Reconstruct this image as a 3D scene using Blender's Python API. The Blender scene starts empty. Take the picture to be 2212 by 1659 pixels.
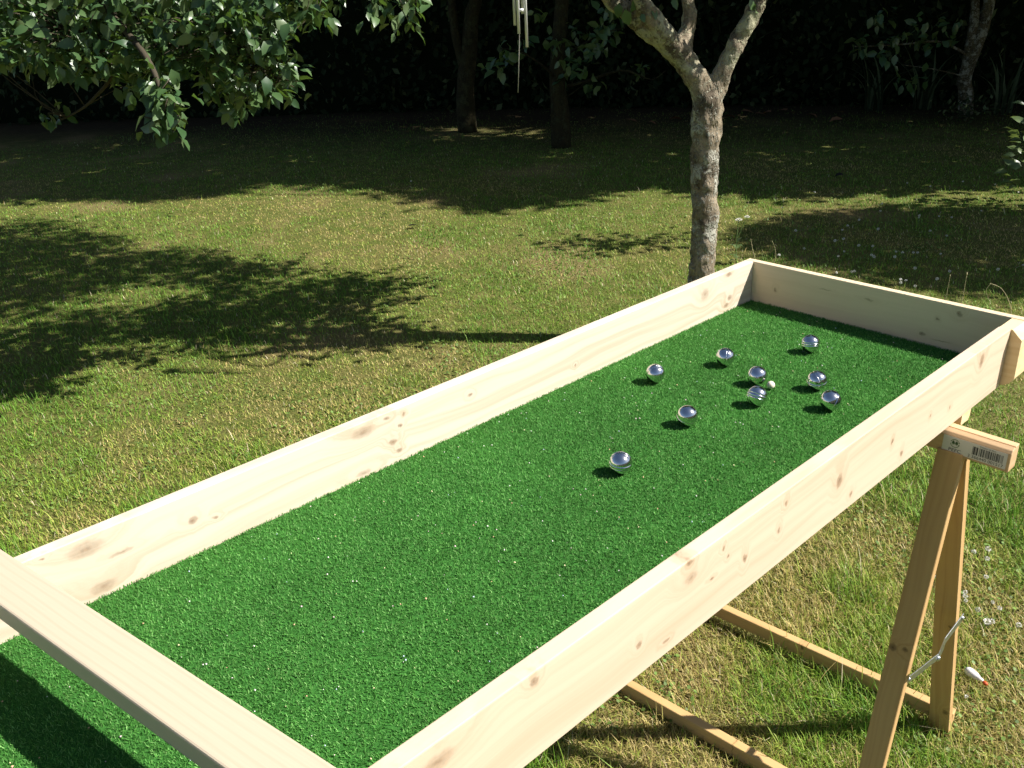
import bpy, bmesh, math, random
import numpy as np
from mathutils import Vector, Matrix

random.seed(7)
rng = np.random.default_rng(7)
SC = bpy.context.scene
COL = SC.collection

# ------------------------------------------------------------------ camera
CAM = np.array([1.1030, -1.7519, 1.6228])
RT = np.array([0.67285, 0.73815, -0.04897])
UP = np.array([-0.28542, 0.32010, 0.90337])
FW = np.array([-0.68250, 0.59385, -0.42607])
FPX = 2143.37 / 2560 * 2212          # focal length in pixels of a 2212 wide picture
cam_d = bpy.data.cameras.new('camera')
cam_d.sensor_width = 36.0
cam_d.lens = 30.141
cam_d.clip_start = 0.05
cam_d.clip_end = 300.0
cam = bpy.data.objects.new('camera', cam_d)
COL.objects.link(cam)
cam.matrix_world = Matrix(((RT[0], UP[0], -FW[0], CAM[0]), (RT[1], UP[1], -FW[1], CAM[1]),
                           (RT[2], UP[2], -FW[2], CAM[2]), (0, 0, 0, 1)))
SC.camera = cam

# ------------------------------------------------------------------ sky, sun, exposure
SUN = np.array([0.72, 0.58, 0.94])
SUN = SUN / np.linalg.norm(SUN)
world = bpy.data.worlds.new('World')
SC.world = world
world.use_nodes = True
wn = world.node_tree
bg = wn.nodes['Background']
sky = wn.nodes.new('ShaderNodeTexSky')
sky.sky_type = 'NISHITA'
sky.sun_disc = False
sky.sun_elevation = math.asin(SUN[2])
sky.sun_rotation = math.atan2(SUN[0], SUN[1])
wn.links.new(sky.outputs[0], bg.inputs[0])
bg.inputs[1].default_value = 0.05
sun_d = bpy.data.lights.new('sun', 'SUN')
sun_d.energy = 5.0
sun_d.angle = math.radians(0.53)
sun_d.color = (1.0, 0.955, 0.885)
sun = bpy.data.objects.new('sun', sun_d)
COL.objects.link(sun)
sun.location = (6, 5, 9)
sun.rotation_euler = Vector(SUN).to_track_quat('Z', 'Y').to_euler()
SC.view_settings.view_transform = 'Standard'
SC.view_settings.look = 'None'
SC.view_settings.exposure = 1.0
SC.view_settings.gamma = 1.0
SC.cycles.use_denoising = True
SC.cycles.max_bounces = 5
SC.cycles.diffuse_bounces = 3
SC.cycles.glossy_bounces = 3
SC.cycles.transmission_bounces = 3
SC.cycles.sample_clamp_indirect = 4.0
SC.cycles.caustics_reflective = False
SC.cycles.caustics_refractive = False
SC.cycles.use_light_tree = False

# ------------------------------------------------------------------ small helpers
def ray(x, y):
    d = FW + RT * ((x - 1106.0) / FPX) - UP * ((y - 829.5) / FPX)
    return d

def ground_at(x, y, z=0.0):
    d = ray(x, y)
    return CAM + d * ((z - CAM[2]) / d[2])

FH = FW.copy(); FH[2] = 0; FH /= np.linalg.norm(FH)
def at(x, y, hd):
    """the point seen at (x, y) whose horizontal distance in front of the camera is hd"""
    d = ray(x, y)
    return CAM + d * (hd / np.dot(d, FH))

def hdist(p):
    return float(np.dot(np.asarray(p) - CAM, FH))

def tag(o, label=None, cat=None, group=None, kind=None):
    if label: o['label'] = label
    if cat: o['category'] = cat
    if group: o['group'] = group
    if kind: o['kind'] = kind
    return o

def link(name, me, mat=None, parent=None, M=None):
    o = bpy.data.objects.new(name, me)
    COL.objects.link(o)
    if mat is not None and me is not None and len(me.materials) == 0:
        me.materials.append(mat)
    if M is not None:
        o.matrix_world = M
    if parent is not None:
        o.parent = parent
        o.matrix_parent_inverse = Matrix.Translation(-Vector(parent['_loc'])) if '_loc' in parent else parent.matrix_world.inverted()
    return o

EMPTIES = []
def empty(name, loc, label=None, cat=None, group=None):
    o = bpy.data.objects.new(name, None)
    COL.objects.link(o)
    o.location = loc
    o.empty_display_size = 0.1
    o['_loc'] = [float(v) for v in loc]
    EMPTIES.append(o)
    return tag(o, label, cat, group)

def fast_mesh(name, verts, tris, cols=None, smooth=False):
    verts = np.asarray(verts, dtype=np.float32)
    tris = np.asarray(tris, dtype=np.int32)
    me = bpy.data.meshes.new(name)
    me.vertices.add(len(verts))
    me.vertices.foreach_set('co', verts.ravel())
    me.loops.add(tris.size)
    me.loops.foreach_set('vertex_index', tris.ravel())
    me.polygons.add(len(tris))
    me.polygons.foreach_set('loop_start', np.arange(0, tris.size, 3, dtype=np.int32))
    if smooth:
        me.polygons.foreach_set('use_smooth', np.ones(len(tris), dtype=bool))
    if cols is not None:
        a = me.attributes.new('col', 'FLOAT_COLOR', 'POINT')
        c = np.ones((len(verts), 4), dtype=np.float32)
        c[:, :3] = cols
        a.data.foreach_set('color', c.ravel())
    me.update(calc_edges=True)
    return me

def bm_mesh(name, bm, smooth=False):
    me = bpy.data.meshes.new(name)
    bm.normal_update()
    if smooth:
        for f in bm.faces: f.smooth = True
    bm.to_mesh(me)
    bm.free()
    return me

def box_mesh(name, x0, x1, y0, y1, z0, z1, bev=0.0, seg=1):
    bm = bmesh.new()
    vs = [bm.verts.new((x, y, z)) for x in (x0, x1) for y in (y0, y1) for z in (z0, z1)]
    for f in ((0, 1, 3, 2), (4, 6, 7, 5), (0, 4, 5, 1), (2, 3, 7, 6), (0, 2, 6, 4), (1, 5, 7, 3)):
        bm.faces.new([vs[i] for i in f])
    bmesh.ops.recalc_face_normals(bm, faces=bm.faces)
    if bev > 0:
        bmesh.ops.bevel(bm, geom=list(bm.edges), offset=bev, segments=seg, affect='EDGES', profile=0.6)
    return bm_mesh(name, bm)

def prism_mesh(name, poly, axis, a, b, bev=0.0):
    """poly in the two other axes, extruded along axis from a to b"""
    bm = bmesh.new()
    def P(u, v, w):
        return {'x': (w, u, v), 'y': (u, w, v), 'z': (u, v, w)}[axis]
    lo = [bm.verts.new(P(u, v, a)) for u, v in poly]
    hi = [bm.verts.new(P(u, v, b)) for u, v in poly]
    n = len(poly)
    bm.faces.new(lo); bm.faces.new(hi[::-1])
    for i in range(n):
        bm.faces.new((lo[i], hi[i], hi[(i + 1) % n], lo[(i + 1) % n]))
    bmesh.ops.recalc_face_normals(bm, faces=bm.faces)
    if bev > 0:
        bmesh.ops.bevel(bm, geom=list(bm.edges), offset=bev, segments=1, affect='EDGES')
    return bm_mesh(name, bm)

def basis(o, x, z):
    """matrix with local x along x, local z near z, origin o"""
    x = Vector(x).normalized(); z = Vector(z)
    y = z.cross(x).normalized(); z = x.cross(y).normalized()
    return Matrix(((x[0], y[0], z[0], o[0]), (x[1], y[1], z[1], o[1]), (x[2], y[2], z[2], o[2]), (0, 0, 0, 1)))

def tube_arrays(pts, radii, seg=8, jitter=0.0, cap=True):
    pts = np.asarray(pts, float); n = len(pts)
    T = np.gradient(pts, axis=0); T /= np.linalg.norm(T, axis=1)[:, None] + 1e-9
    ref = np.array([0.31, 0.77, 0.55]); V = []
    u = np.cross(T[0], ref); u /= np.linalg.norm(u)
    for i in range(n):
        u = u - T[i] * np.dot(u, T[i]); u /= np.linalg.norm(u) + 1e-9
        w = np.cross(T[i], u)
        for j in range(seg):
            a = 2 * math.pi * j / seg
            r = radii[i] * (1 + jitter * rng.uniform(-1, 1))
            V.append(pts[i] + (u * math.cos(a) + w * math.sin(a)) * r)
    F = []
    for i in range(n - 1):
        for j in range(seg):
            a = i * seg + j; b = i * seg + (j + 1) % seg
            F += [(a, b, b + seg), (a, b + seg, a + seg)]
    if cap:
        V += [pts[0], pts[-1]]
        c0, c1 = len(V) - 2, len(V) - 1
        for j in range(seg):
            F.append((c0, (j + 1) % seg, j))
            F.append((c1, (n - 1) * seg + j, (n - 1) * seg + (j + 1) % seg))
    return np.array(V), np.array(F)

def merge(parts):
    V, F, o = [], [], 0
    for v, f in parts:
        V.append(v); F.append(f + o); o += len(v)
    return np.concatenate(V), np.concatenate(F)

def curve_pts(ctrl, n):
    """Catmull-Rom through control points"""
    c = np.asarray(ctrl, float)
    c = np.vstack([2 * c[0] - c[1], c, 2 * c[-1] - c[-2]])
    out = []
    m = len(c) - 3
    for s in np.linspace(0, m - 1e-6, n):
        i = int(s); t = s - i
        p0, p1, p2, p3 = c[i:i + 4]
        out.append(0.5 * ((2 * p1) + (p2 - p0) * t + (2 * p0 - 5 * p1 + 4 * p2 - p3) * t * t + (3 * p1 - p0 - 3 * p2 + p3) * t ** 3))
    return np.array(out)

def unit(v):
    return v / (np.linalg.norm(v, axis=-1, keepdims=True) + 1e-9)

def in_poly(px, py, poly):
    px = np.asarray(px); py = np.asarray(py)
    ins = np.zeros(px.shape, bool)
    n = len(poly)
    for i in range(n):
        x0, y0 = poly[i]; x1, y1 = poly[(i + 1) % n]
        if y0 == y1: continue
        c = ((y0 > py) != (y1 > py)) & (px < (x1 - x0) * (py - y0) / (y1 - y0) + x0)
        ins ^= c
    return ins

def sample_poly(poly, n):
    P = np.array(poly, float)
    lo, hi = P.min(0), P.max(0)
    out = np.zeros((0, 2))
    while len(out) < n:
        q = rng.uniform(lo, hi, (n * 3, 2))
        out = np.vstack([out, q[in_poly(q[:, 0], q[:, 1], poly)]])
    return out[:n]

_G = rng.random((64, 64))
def vnoise(x, y, s):
    x = np.asarray(x) / s + 17.3; y = np.asarray(y) / s + 9.1
    i = np.floor(x).astype(int); j = np.floor(y).astype(int)
    fx = x - i; fy = y - j
    fx = fx * fx * (3 - 2 * fx); fy = fy * fy * (3 - 2 * fy)
    g = lambda a, b: _G[a % 64, b % 64]
    return (g(i, j) * (1 - fx) + g(i + 1, j) * fx) * (1 - fy) + (g(i, j + 1) * (1 - fx) + g(i + 1, j + 1) * fx) * fy

# ------------------------------------------------------------------ node helpers
class NT:
    def __init__(self, name):
        self.m = bpy.data.materials.new(name)
        self.m.use_nodes = True
        self.t = self.m.node_tree
        self.b = self.t.nodes['Principled BSDF']
        self.out = self.t.nodes['Material Output']
    def n(self, typ, ins=None, out=0, **props):
        nd = self.t.nodes.new(typ)
        for k, v in props.items():
            setattr(nd, k, v)
        for k, v in (ins or {}).items():
            self.set(nd.inputs[k], v)
        return nd.outputs[out]
    def set(self, sock, v):
        if isinstance(v, bpy.types.NodeSocket):
            self.t.links.new(v, sock)
        else:
            if sock.type == 'RGBA' and len(v) == 3: v = (*v, 1.0)
            sock.default_value = v
    def math(self, op, a, b=0.0, c=0.0):
        return self.n('ShaderNodeMath', {0: a, 1: b, 2: c}, operation=op)
    def vec(self, op, a, b=(0, 0, 0), out=0):
        return self.n('ShaderNodeVectorMath', {0: a, 1: b}, out=out, operation=op)
    def mix(self, f, a, b, blend='MIX'):
        nd = self.t.nodes.new('ShaderNodeMix')
        nd.data_type = 'RGBA'; nd.blend_type = blend
        self.set(nd.inputs[0], f); self.set(nd.inputs[6], a); self.set(nd.inputs[7], b)
        return nd.outputs[2]
    def rng(self, v, a, b, c=0.0, d=1.0, smooth=True):
        return self.n('ShaderNodeMapRange', {0: v, 1: a, 2: b, 3: c, 4: d},
                      interpolation_type='SMOOTHSTEP' if smooth else 'LINEAR')
    def noise(self, v, scale=1.0, detail=3.0, rough=0.5, out=0, dist=0.0):
        return self.n('ShaderNodeTexNoise', {'Vector': v, 'Scale': scale, 'Detail': detail, 'Roughness': rough, 'Distortion': dist}, out=out)
    def coord(self, which='Object'):
        return self.n('ShaderNodeTexCoord', out={'Generated': 0, 'Normal': 1, 'UV': 2, 'Object': 3}[which])
    def sepxyz(self, v):
        nd = self.t.nodes.new('ShaderNodeSeparateXYZ'); self.set(nd.inputs[0], v)
        return nd.outputs
    def xyz(self, x, y, z):
        return self.n('ShaderNodeCombineXYZ', {0: x, 1: y, 2: z})
    def bump(self, h, strength=0.3, dist=0.01):
        nm = self.n('ShaderNodeBump', {'Height': h, 'Strength': strength, 'Distance': dist})
        self.set(self.b.inputs['Normal'], nm)
    def base(self, col, rough=0.6, spec=0.4, metal=0.0):
        self.set(self.b.inputs['Base Color'], col)
        self.set(self.b.inputs['Roughness'], rough)
        self.set(self.b.inputs['Specular IOR Level'], spec)
        self.set(self.b.inputs['Metallic'], metal)
        return self.m

def wood(name, light, mid, kn, knots, seed, streak=55.0, amt=0.55, rough=0.55, extra=None):
    """planed softwood, local x along the grain; knots = (x, z, radius_x, radius_z)"""
    N = NT(name)
    p = N.coord()
    x, y, z = N.sepxyz(p)
    K = None; H = None
    nv = N.n('ShaderNodeTexNoise', {'Vector': p, 'Scale': 90.0, 'Detail': 2.0}, out=1)
    pk = N.vec('ADD', p, N.vec('MULTIPLY', N.vec('SUBTRACT', nv, (.5, .5, .5)), (.012, 0, .007)))
    for kx, kz, rx, rz in knots:
        d = N.vec('SUBTRACT', pk, (kx, 0, kz))
        d = N.vec('MULTIPLY', d, (1 / rx, 0, 1 / rz))
        l = N.vec('LENGTH', d, out=1)
        a = N.math('MULTIPLY_ADD', N.rng(l, 0.0, 0.55, 1, 0), .35, N.math('MULTIPLY', N.rng(l, 0.6, 1.25, 1, 0), .65 if rx < .012 else .42))
        b = N.rng(l, 0.8, 4.2, 1, 0)
        K = a if K is None else N.math('MAXIMUM', K, a)
        H = b if H is None else N.math('ADD', H, b)
    if K is None:
        K = N.math('ADD', 0.0, 0.0); H = K
    wob = N.noise(N.xyz(N.math('MULTIPLY', x, 2.2), seed, N.math('MULTIPLY', z, 7.0)), 1.0, 2.0)
    g = N.math('MULTIPLY_ADD', z, streak, N.math('MULTIPLY', wob, 4.5))
    g = N.math('MULTIPLY_ADD', H, 1.6, g)
    st = N.noise(N.xyz(N.math('MULTIPLY', x, 1.1), N.math('MULTIPLY_ADD', y, 22.0, seed * 1.7), g), 1.0, 3.0, 0.6)
    st = N.rng(st, 0.40, 0.68)
    fine = N.noise(N.xyz(N.math('MULTIPLY', x, 14.0), N.math('MULTIPLY', y, 300.0), N.math('MULTIPLY', z, 520.0)), 1.0, 2.0)
    rings = N.math('SINE', N.math('MULTIPLY', g, 5.0))
    rings = N.math('MULTIPLY', N.rng(rings, 0.2, 1.0), 0.28)
    f = N.math('MULTIPLY', N.math('ADD', st, rings), amt)
    f = N.math('ADD', f, N.math('MULTIPLY', N.math('SUBTRACT', fine, 0.5), 0.30))
    f = N.math('ADD', f, N.math('MULTIPLY', N.math('MINIMUM', H, 1.0), 0.25))
    f = N.n('ShaderNodeClamp', {0: f})
    col = N.mix(f, light, mid)
    kn_n = N.noise(p, 260.0, 3.0, 0.6)
    kcol = N.mix(N.rng(kn_n, 0.35, 0.7), kn, tuple(0.45 * c for c in kn))
    col = N.mix(N.math('MULTIPLY', K, 0.80), col, kcol)
    if extra:
        col = extra(N, p, col)
    N.bump(N.math('ADD', N.math('MULTIPLY', fine, 0.4), N.math('MULTIPLY', st, 0.5)), 0.18, 0.001)
    return N.base(col, rough, 0.35)

def leaf_mat(name, c1, c2, trans, rough=0.36, vary='obj', tl=0.22, spec=0.5):
    N = NT(name)
    if vary == 'obj':
        r = N.n('ShaderNodeObjectInfo', out=5)
    else:
        r = N.n('ShaderNodeAttribute', attribute_name='col', out=2)
    geo = N.t.nodes.new('ShaderNodeNewGeometry')
    col = N.mix(r, c1, c2)
    pale = N.mix(0.55, col, (0.16, 0.21, 0.10))
    col = N.mix(geo.outputs['Backfacing'], col, pale)
    N.base(col, rough, spec)
    tr = N.n('ShaderNodeBsdfTranslucent', {0: N.mix(r, trans, tuple(0.7 * c for c in trans))})
    mx = N.n('ShaderNodeMixShader', {0: tl, 1: N.b.outputs[0], 2: tr})
    N.t.links.new(mx, N.out.inputs[0])
    return N.m

def flat(name, col, rough=0.6, spec=0.4, metal=0.0):
    return NT(name).base(col, rough, spec, metal)

# ------------------------------------------------------------------ materials
M = {}
def ground_mat():
    N = NT('lawn_soil')
    p = N.coord()
    a = N.noise(p, 0.9, 4.0)
    b = N.noise(p, 7.0, 4.0, 0.6)
    c = N.noise(p, 60.0, 3.0, 0.7)
    g = N.mix(N.rng(b, 0.35, 0.65), (0.085, 0.115, 0.022), (0.15, 0.14, 0.045))
    g = N.mix(N.rng(a, 0.52, 0.72), g, (0.22, 0.165, 0.075))
    g = N.mix(N.math('MULTIPLY', N.rng(c, 0.35, 0.7), 0.45), g, (0.07, 0.075, 0.022))
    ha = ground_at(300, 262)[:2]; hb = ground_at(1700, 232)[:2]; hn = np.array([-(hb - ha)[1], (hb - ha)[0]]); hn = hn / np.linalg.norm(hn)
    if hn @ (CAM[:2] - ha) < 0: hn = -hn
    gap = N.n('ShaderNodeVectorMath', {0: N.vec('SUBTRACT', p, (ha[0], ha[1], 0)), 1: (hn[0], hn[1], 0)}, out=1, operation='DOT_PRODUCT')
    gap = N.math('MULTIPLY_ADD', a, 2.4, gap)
    g = N.mix(N.rng(gap, 1.4, 4.6, 1, 0), g, N.mix(b, (.020, .016, .009), (.055, .040, .020)))      # fallen-leaf bed along the hedge, far shade put into its dark colour
    N.bump(c, 0.8, 0.02)
    return N.base(g, 0.95, 0.1)
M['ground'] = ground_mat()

def attr_mat(name, rough, spec, trans=0.0):
    N = NT(name)
    c = N.n('ShaderNodeAttribute', attribute_name='col', out=0)
    N.base(c, rough, spec)
    if trans:
        tr = N.n('ShaderNodeBsdfTranslucent', {0: c})
        mx = N.n('ShaderNodeMixShader', {0: trans, 1: N.b.outputs[0], 2: tr})
        N.t.links.new(mx, N.out.inputs[0])
    return N.m
M['grass'] = attr_mat('grass_blades', 0.55, 0.35, 0.25)
M['fibre'] = attr_mat('turf_fibres', 0.65, 0.2, 0.3)
M['specks'] = attr_mat('turf_specks', 0.6, 0.4)

def bark_mat(name, c1, c2, lichen, yel=0.0, dark=0.5, sc=1.0, lichen2=(0.36, 0.345, 0.29)):
    N = NT(name)
    p = N.coord()
    v = N.vec('MULTIPLY', p, (1.0, 1.0, 0.45))
    a = N.noise(v, 26 * sc, 5.0, 0.65)
    b = N.noise(p, 9 * sc, 3.0, 0.6)
    vor = N.n('ShaderNodeTexVoronoi', {'Vector': N.vec('MULTIPLY', p, (1, 1, 0.35)), 'Scale': 75 * sc})
    crack = N.rng(vor, 0.05, 0.35)
    col = N.mix(N.rng(a, 0.35, 0.65), c1, c2)
    col = N.mix(N.math('MULTIPLY', N.rng(b, 0.5, 0.62), dark), col, (0.018, 0.014, 0.010))
    li = N.noise(N.vec('ADD', p, (3.1, 1.7, 0.4)), 11 * sc, 6.0, 0.72)
    lm = N.rng(li, 0.51, 0.57)
    spk = N.noise(p, 95 * sc, 2.0, 0.6)
    lm = N.math('MAXIMUM', N.math('MULTIPLY', lm, N.rng(spk, 0.3, 0.5)), N.math('MULTIPLY', N.rng(spk, 0.57, 0.66), 0.85))
    lc = N.mix(N.noise(p, 5.0, 2.0), lichen, lichen2)
    if yel:
        zz = N.sepxyz(p)[2]
        lc = N.mix(N.math('MULTIPLY', N.rng(zz, 1.0, 1.35), yel), lc, (0.36, 0.345, 0.17))
        lm = N.math('MAXIMUM', lm, N.math('MULTIPLY', N.math('MULTIPLY', N.rng(zz, 1.05, 1.4), N.rng(li, 0.47, 0.53)), 0.8))
    fleck = N.noise(N.vec('MULTIPLY', p, (1, 1, .5)), 210 * sc, 3.0, .7)
    col = N.mix(N.math('MULTIPLY', N.rng(fleck, .52, .66), .42), col, tuple(.35 * c for c in c1))
    col = N.mix(lm, col, lc)
    col = N.mix(N.math('MULTIPLY', N.rng(crack, .0, .5, 1, 0), .38), col, tuple(.3 * c for c in c1))
    hgt = N.math('ADD', N.math('MULTIPLY', a, 0.6), N.math('ADD', N.math('MULTIPLY', crack, 0.35), N.math('MULTIPLY', lm, 0.3)))
    N.bump(hgt, 1.0, 0.02)
    return N.base(col, 0.9, 0.15)
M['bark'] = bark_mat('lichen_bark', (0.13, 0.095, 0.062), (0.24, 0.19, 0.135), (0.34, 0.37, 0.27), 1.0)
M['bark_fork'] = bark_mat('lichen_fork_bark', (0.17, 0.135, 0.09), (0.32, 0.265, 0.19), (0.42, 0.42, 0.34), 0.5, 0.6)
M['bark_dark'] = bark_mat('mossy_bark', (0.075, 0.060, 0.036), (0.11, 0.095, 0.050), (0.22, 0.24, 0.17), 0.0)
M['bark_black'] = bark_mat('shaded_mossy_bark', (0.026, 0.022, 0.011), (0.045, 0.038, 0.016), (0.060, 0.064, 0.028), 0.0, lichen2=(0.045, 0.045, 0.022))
M['twig'] = flat('twig_bark', (0.12, 0.095, 0.065), 0.8, 0.2)
M['bough'] = flat('bough_bark', (0.060, 0.050, 0.034), 0.85, 0.15)
M['leaf_apple'] = leaf_mat('apple_leaf', (0.032, 0.076, 0.028), (0.085, 0.148, 0.050), (0.14, 0.26, 0.03))
M['leaf_apple_c'] = leaf_mat('apple_leaf_mass', (0.032, 0.076, 0.028), (0.085, 0.148, 0.050), (0.14, 0.26, 0.03), vary='col')
M['leaf_bush'] = leaf_mat('bush_leaf', (0.07, 0.12, 0.04), (0.14, 0.18, 0.07), (0.18, 0.25, 0.05))
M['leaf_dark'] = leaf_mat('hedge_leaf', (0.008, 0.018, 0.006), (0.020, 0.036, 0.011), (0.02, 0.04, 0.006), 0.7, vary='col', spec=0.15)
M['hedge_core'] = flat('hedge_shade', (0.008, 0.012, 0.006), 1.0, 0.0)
M['iris'] = leaf_mat('strap_leaf', (0.010, 0.022, 0.009), (0.020, 0.036, 0.013), (0.02, 0.04, 0.01), 0.6, spec=.2)
M['dead_leaf'] = flat('dead_leaf', (0.20, 0.10, 0.05), 0.8, 0.2)
M['dark_leaf'] = flat('rotten_leaf', (0.02, 0.018, 0.015), 0.8, 0.2)
M['straw'] = flat('straw_stalk', (0.42, 0.36, 0.20), 0.7, 0.2)
M['stem'] = flat('green_stem', (0.12, 0.19, 0.06), 0.6, 0.3)
M['petal'] = flat('white_petal', (0.72, 0.70, 0.64), 0.7, 0.2)
M['petal_pink'] = flat('pink_petal', (0.62, 0.40, 0.40), 0.7, 0.2)

# ------------------------------------------------------------------ ground and lawn
gm = fast_mesh('ground', [(-90, -90, 0), (90, -90, 0), (90, 90, 0), (-90, 90, 0)], [(0, 1, 2), (0, 2, 3)])
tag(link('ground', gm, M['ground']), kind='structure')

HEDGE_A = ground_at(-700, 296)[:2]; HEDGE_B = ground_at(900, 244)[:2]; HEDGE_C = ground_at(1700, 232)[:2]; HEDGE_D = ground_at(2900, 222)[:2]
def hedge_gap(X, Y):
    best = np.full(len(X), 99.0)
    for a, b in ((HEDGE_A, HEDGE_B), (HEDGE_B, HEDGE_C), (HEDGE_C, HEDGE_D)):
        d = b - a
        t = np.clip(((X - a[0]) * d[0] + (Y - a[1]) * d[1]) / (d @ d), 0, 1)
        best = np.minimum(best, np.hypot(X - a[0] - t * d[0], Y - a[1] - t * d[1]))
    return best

def scatter_ground(n, rho_d0=2.1, rmax=13.0):
    a0 = 1.0
    A = (rho_d0 ** 2 - a0 ** 2) / 2; B = rho_d0 ** 2 * math.log(rmax / rho_d0)
    u = rng.random(n) * (A + B)
    r = np.where(u < A, np.sqrt(a0 ** 2 + 2 * u), rho_d0 * np.exp(np.maximum(u - A, 0) / rho_d0 ** 2))
    lim = np.radians(np.interp(r, [1.0, 2.5, 6.0, 13.0], [62, 52, 39, 37]))
    th = rng.uniform(-1, 1, n) * np.radians(62)
    ok = np.abs(th) < lim
    r, th = r[ok], th[ok]
    h0 = math.atan2(FH[1], FH[0])
    X = CAM[0] + r * np.cos(h0 - th); Y = CAM[1] + r * np.sin(h0 - th)
    return X, Y, r

def build_grass(n):
    X, Y, r = scatter_ground(n)
    litter_shade = 1 - np.clip((hedge_gap(X, Y) + vnoise(X, Y, 0.6) - 0.7) / 3.2, 0, 1)           # sparse grass over fallen leaves near the hedge; also masks painted shade
    kp = rng.random(len(X)) > 0.9 * litter_shade
    X, Y, r, litter_shade = X[kp], Y[kp], r[kp], litter_shade[kp]
    n = len(X)
    big = vnoise(X + 1.7, Y + 1.1, 1.3) * 0.48 + vnoise(X + 31, Y - 7, 0.38) * 0.34 + vnoise(X + 3, Y - 27, 0.13) * 0.18      # dry patches
    lush = vnoise(X - 11, Y + 5, 0.5) * 0.6 + vnoise(X - 1, Y + 15, 0.14) * 0.4
    dry = np.clip((big - 0.53) / 0.15, 0, 1)
    fx = np.clip((r - 1.6) / 6.0, 0, 1)
    ln = rng.uniform(0.010, 0.032, n) * (0.55 + 0.95 * lush) * (1 - 0.3 * dry)
    near = np.clip((3.6 - r) / 1.4, 0, 1)
    ln *= 1 + 1.25 * near
    tall = rng.random(n) < 0.02 + 0.07 * near * (lush > 0.48)
    ln = np.where(tall, ln * rng.uniform(1.5, 2.6, n), ln)
    wd = rng.uniform(0.0012, 0.0028, n) * (1 + 1.3 * fx)
    lean = np.abs(rng.normal(0, 0.8, n)) + 0.25
    thatch = rng.random(n) < 0.08 + 0.36 * dry
    lean = np.where(thatch, rng.uniform(1.2, 3.2, n), lean)
    lean = np.where(tall, lean * 0.7, lean)
    az = rng.uniform(0, 2 * math.pi, n)
    dx, dy = np.cos(az), np.sin(az)
    wx, wy = -dy * wd / 2, dx * wd / 2
    ch = ln / np.sqrt(1 + lean ** 2); cl = ch * lean
    P0 = np.stack([X, Y, np.full(n, -0.002)], 1)
    mid = P0 + np.stack([dx * cl * 0.38, dy * cl * 0.38, ch * 0.62], 1)
    tip = P0 + np.stack([dx * cl, dy * cl, ch], 1)
    tip[:, 2] += np.where(thatch, 0.006, 0); mid[:, 2] += np.where(thatch, 0.005, 0)
    Wv = np.stack([wx, wy, np.zeros(n)], 1)
    V = np.stack([P0 - Wv, P0 + Wv, mid - Wv * 0.75, mid + Wv * 0.75, tip], 1).reshape(-1, 3)
    b = (np.arange(n) * 5)[:, None]
    F = np.stack([b + [0, 1, 3], b + [0, 3, 2], b + [2, 3, 4]], 1).reshape(-1, 3)
    g0 = np.array([0.075, 0.195, 0.016]); g1 = np.array([0.155, 0.285, 0.028]); g2 = np.array([0.280, 0.335, 0.050]); g3 = np.array([0.44, 0.345, 0.13])
    t = np.clip(rng.normal(0.30, 0.17, n) + (0.5 - lush) * 0.55 + dry * 0.42, 0, 1)[:, None]
    c = np.where(t < 0.33, g0 + (g1 - g0) * (t * 3), np.where(t < 0.66, g1 + (g2 - g1) * (t * 3 - 1), g2 + (g3 - g2) * (t * 3 - 2)))
    c = np.where(thatch[:, None] & (rng.random(n) < 0.35 + 0.4 * dry)[:, None], g3 * rng.uniform(0.6, 1.2, n)[:, None], c)
    c = np.where((rng.random(n) < 0.02)[:, None], np.array([0.50, 0.44, 0.28]), c)
    c = c * (1 - 0.55 * litter_shade)[:, None] + (0.55 * litter_shade)[:, None] * np.array([0.040, 0.058, 0.016])  # blades darkened towards the hedge, far shade put into their colour
    c *= rng.uniform(0.90, 1.28, n)[:, None] 
    return V, F, np.repeat(c, 5, axis=0)
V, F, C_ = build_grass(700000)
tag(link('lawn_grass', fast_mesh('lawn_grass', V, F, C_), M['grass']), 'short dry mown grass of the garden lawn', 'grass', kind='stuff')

def build_weeds(n):
    """small rounded clover and weed leaves lying between the blades"""
    X, Y, r = scatter_ground(n)
    k = vnoise(X + 3, Y + 40, 0.35) > 0.52
    X, Y, r = X[k], Y[k], r[k]; n = len(X)
    R_ = rng.uniform(0.0028, 0.0058, n) * (1 + 0.5 * np.clip((r - 2) / 6, 0, 1))
    z = rng.uniform(0.006, 0.022, n)
    az = rng.uniform(0, 6.283, n); tx = rng.normal(0, 0.35, n); ty = rng.normal(0, 0.35, n)
    V = []; 
    for j in range(6):
        a = az + j * math.pi / 3
        ex, ey = np.cos(a) * R_, np.sin(a) * R_
        V.append(np.stack([X + ex, Y + ey, z + ex * tx + ey * ty], 1))
    V = np.stack(V, 1).reshape(-1, 3)
    b = (np.arange(n) * 6)[:, None]
    F = np.stack([b + [0, 1, 2], b + [0, 2, 3], b + [0, 3, 4], b + [0, 4, 5]], 1).reshape(-1, 3)
    c = np.array([0.12, 0.21, 0.045]) * rng.uniform(0.6, 1.4, n)[:, None] + rng.uniform(0, 0.03, n)[:, None] * np.array([1, 0.6, 0])
    return V, F, np.repeat(c, 6, axis=0)
V, F, C_ = build_weeds(60000)
tag(link('ground_clover', fast_mesh('ground_clover', V, F, C_), M['grass']), 'small round clover leaves growing through the lawn', 'clover', kind='stuff')

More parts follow.
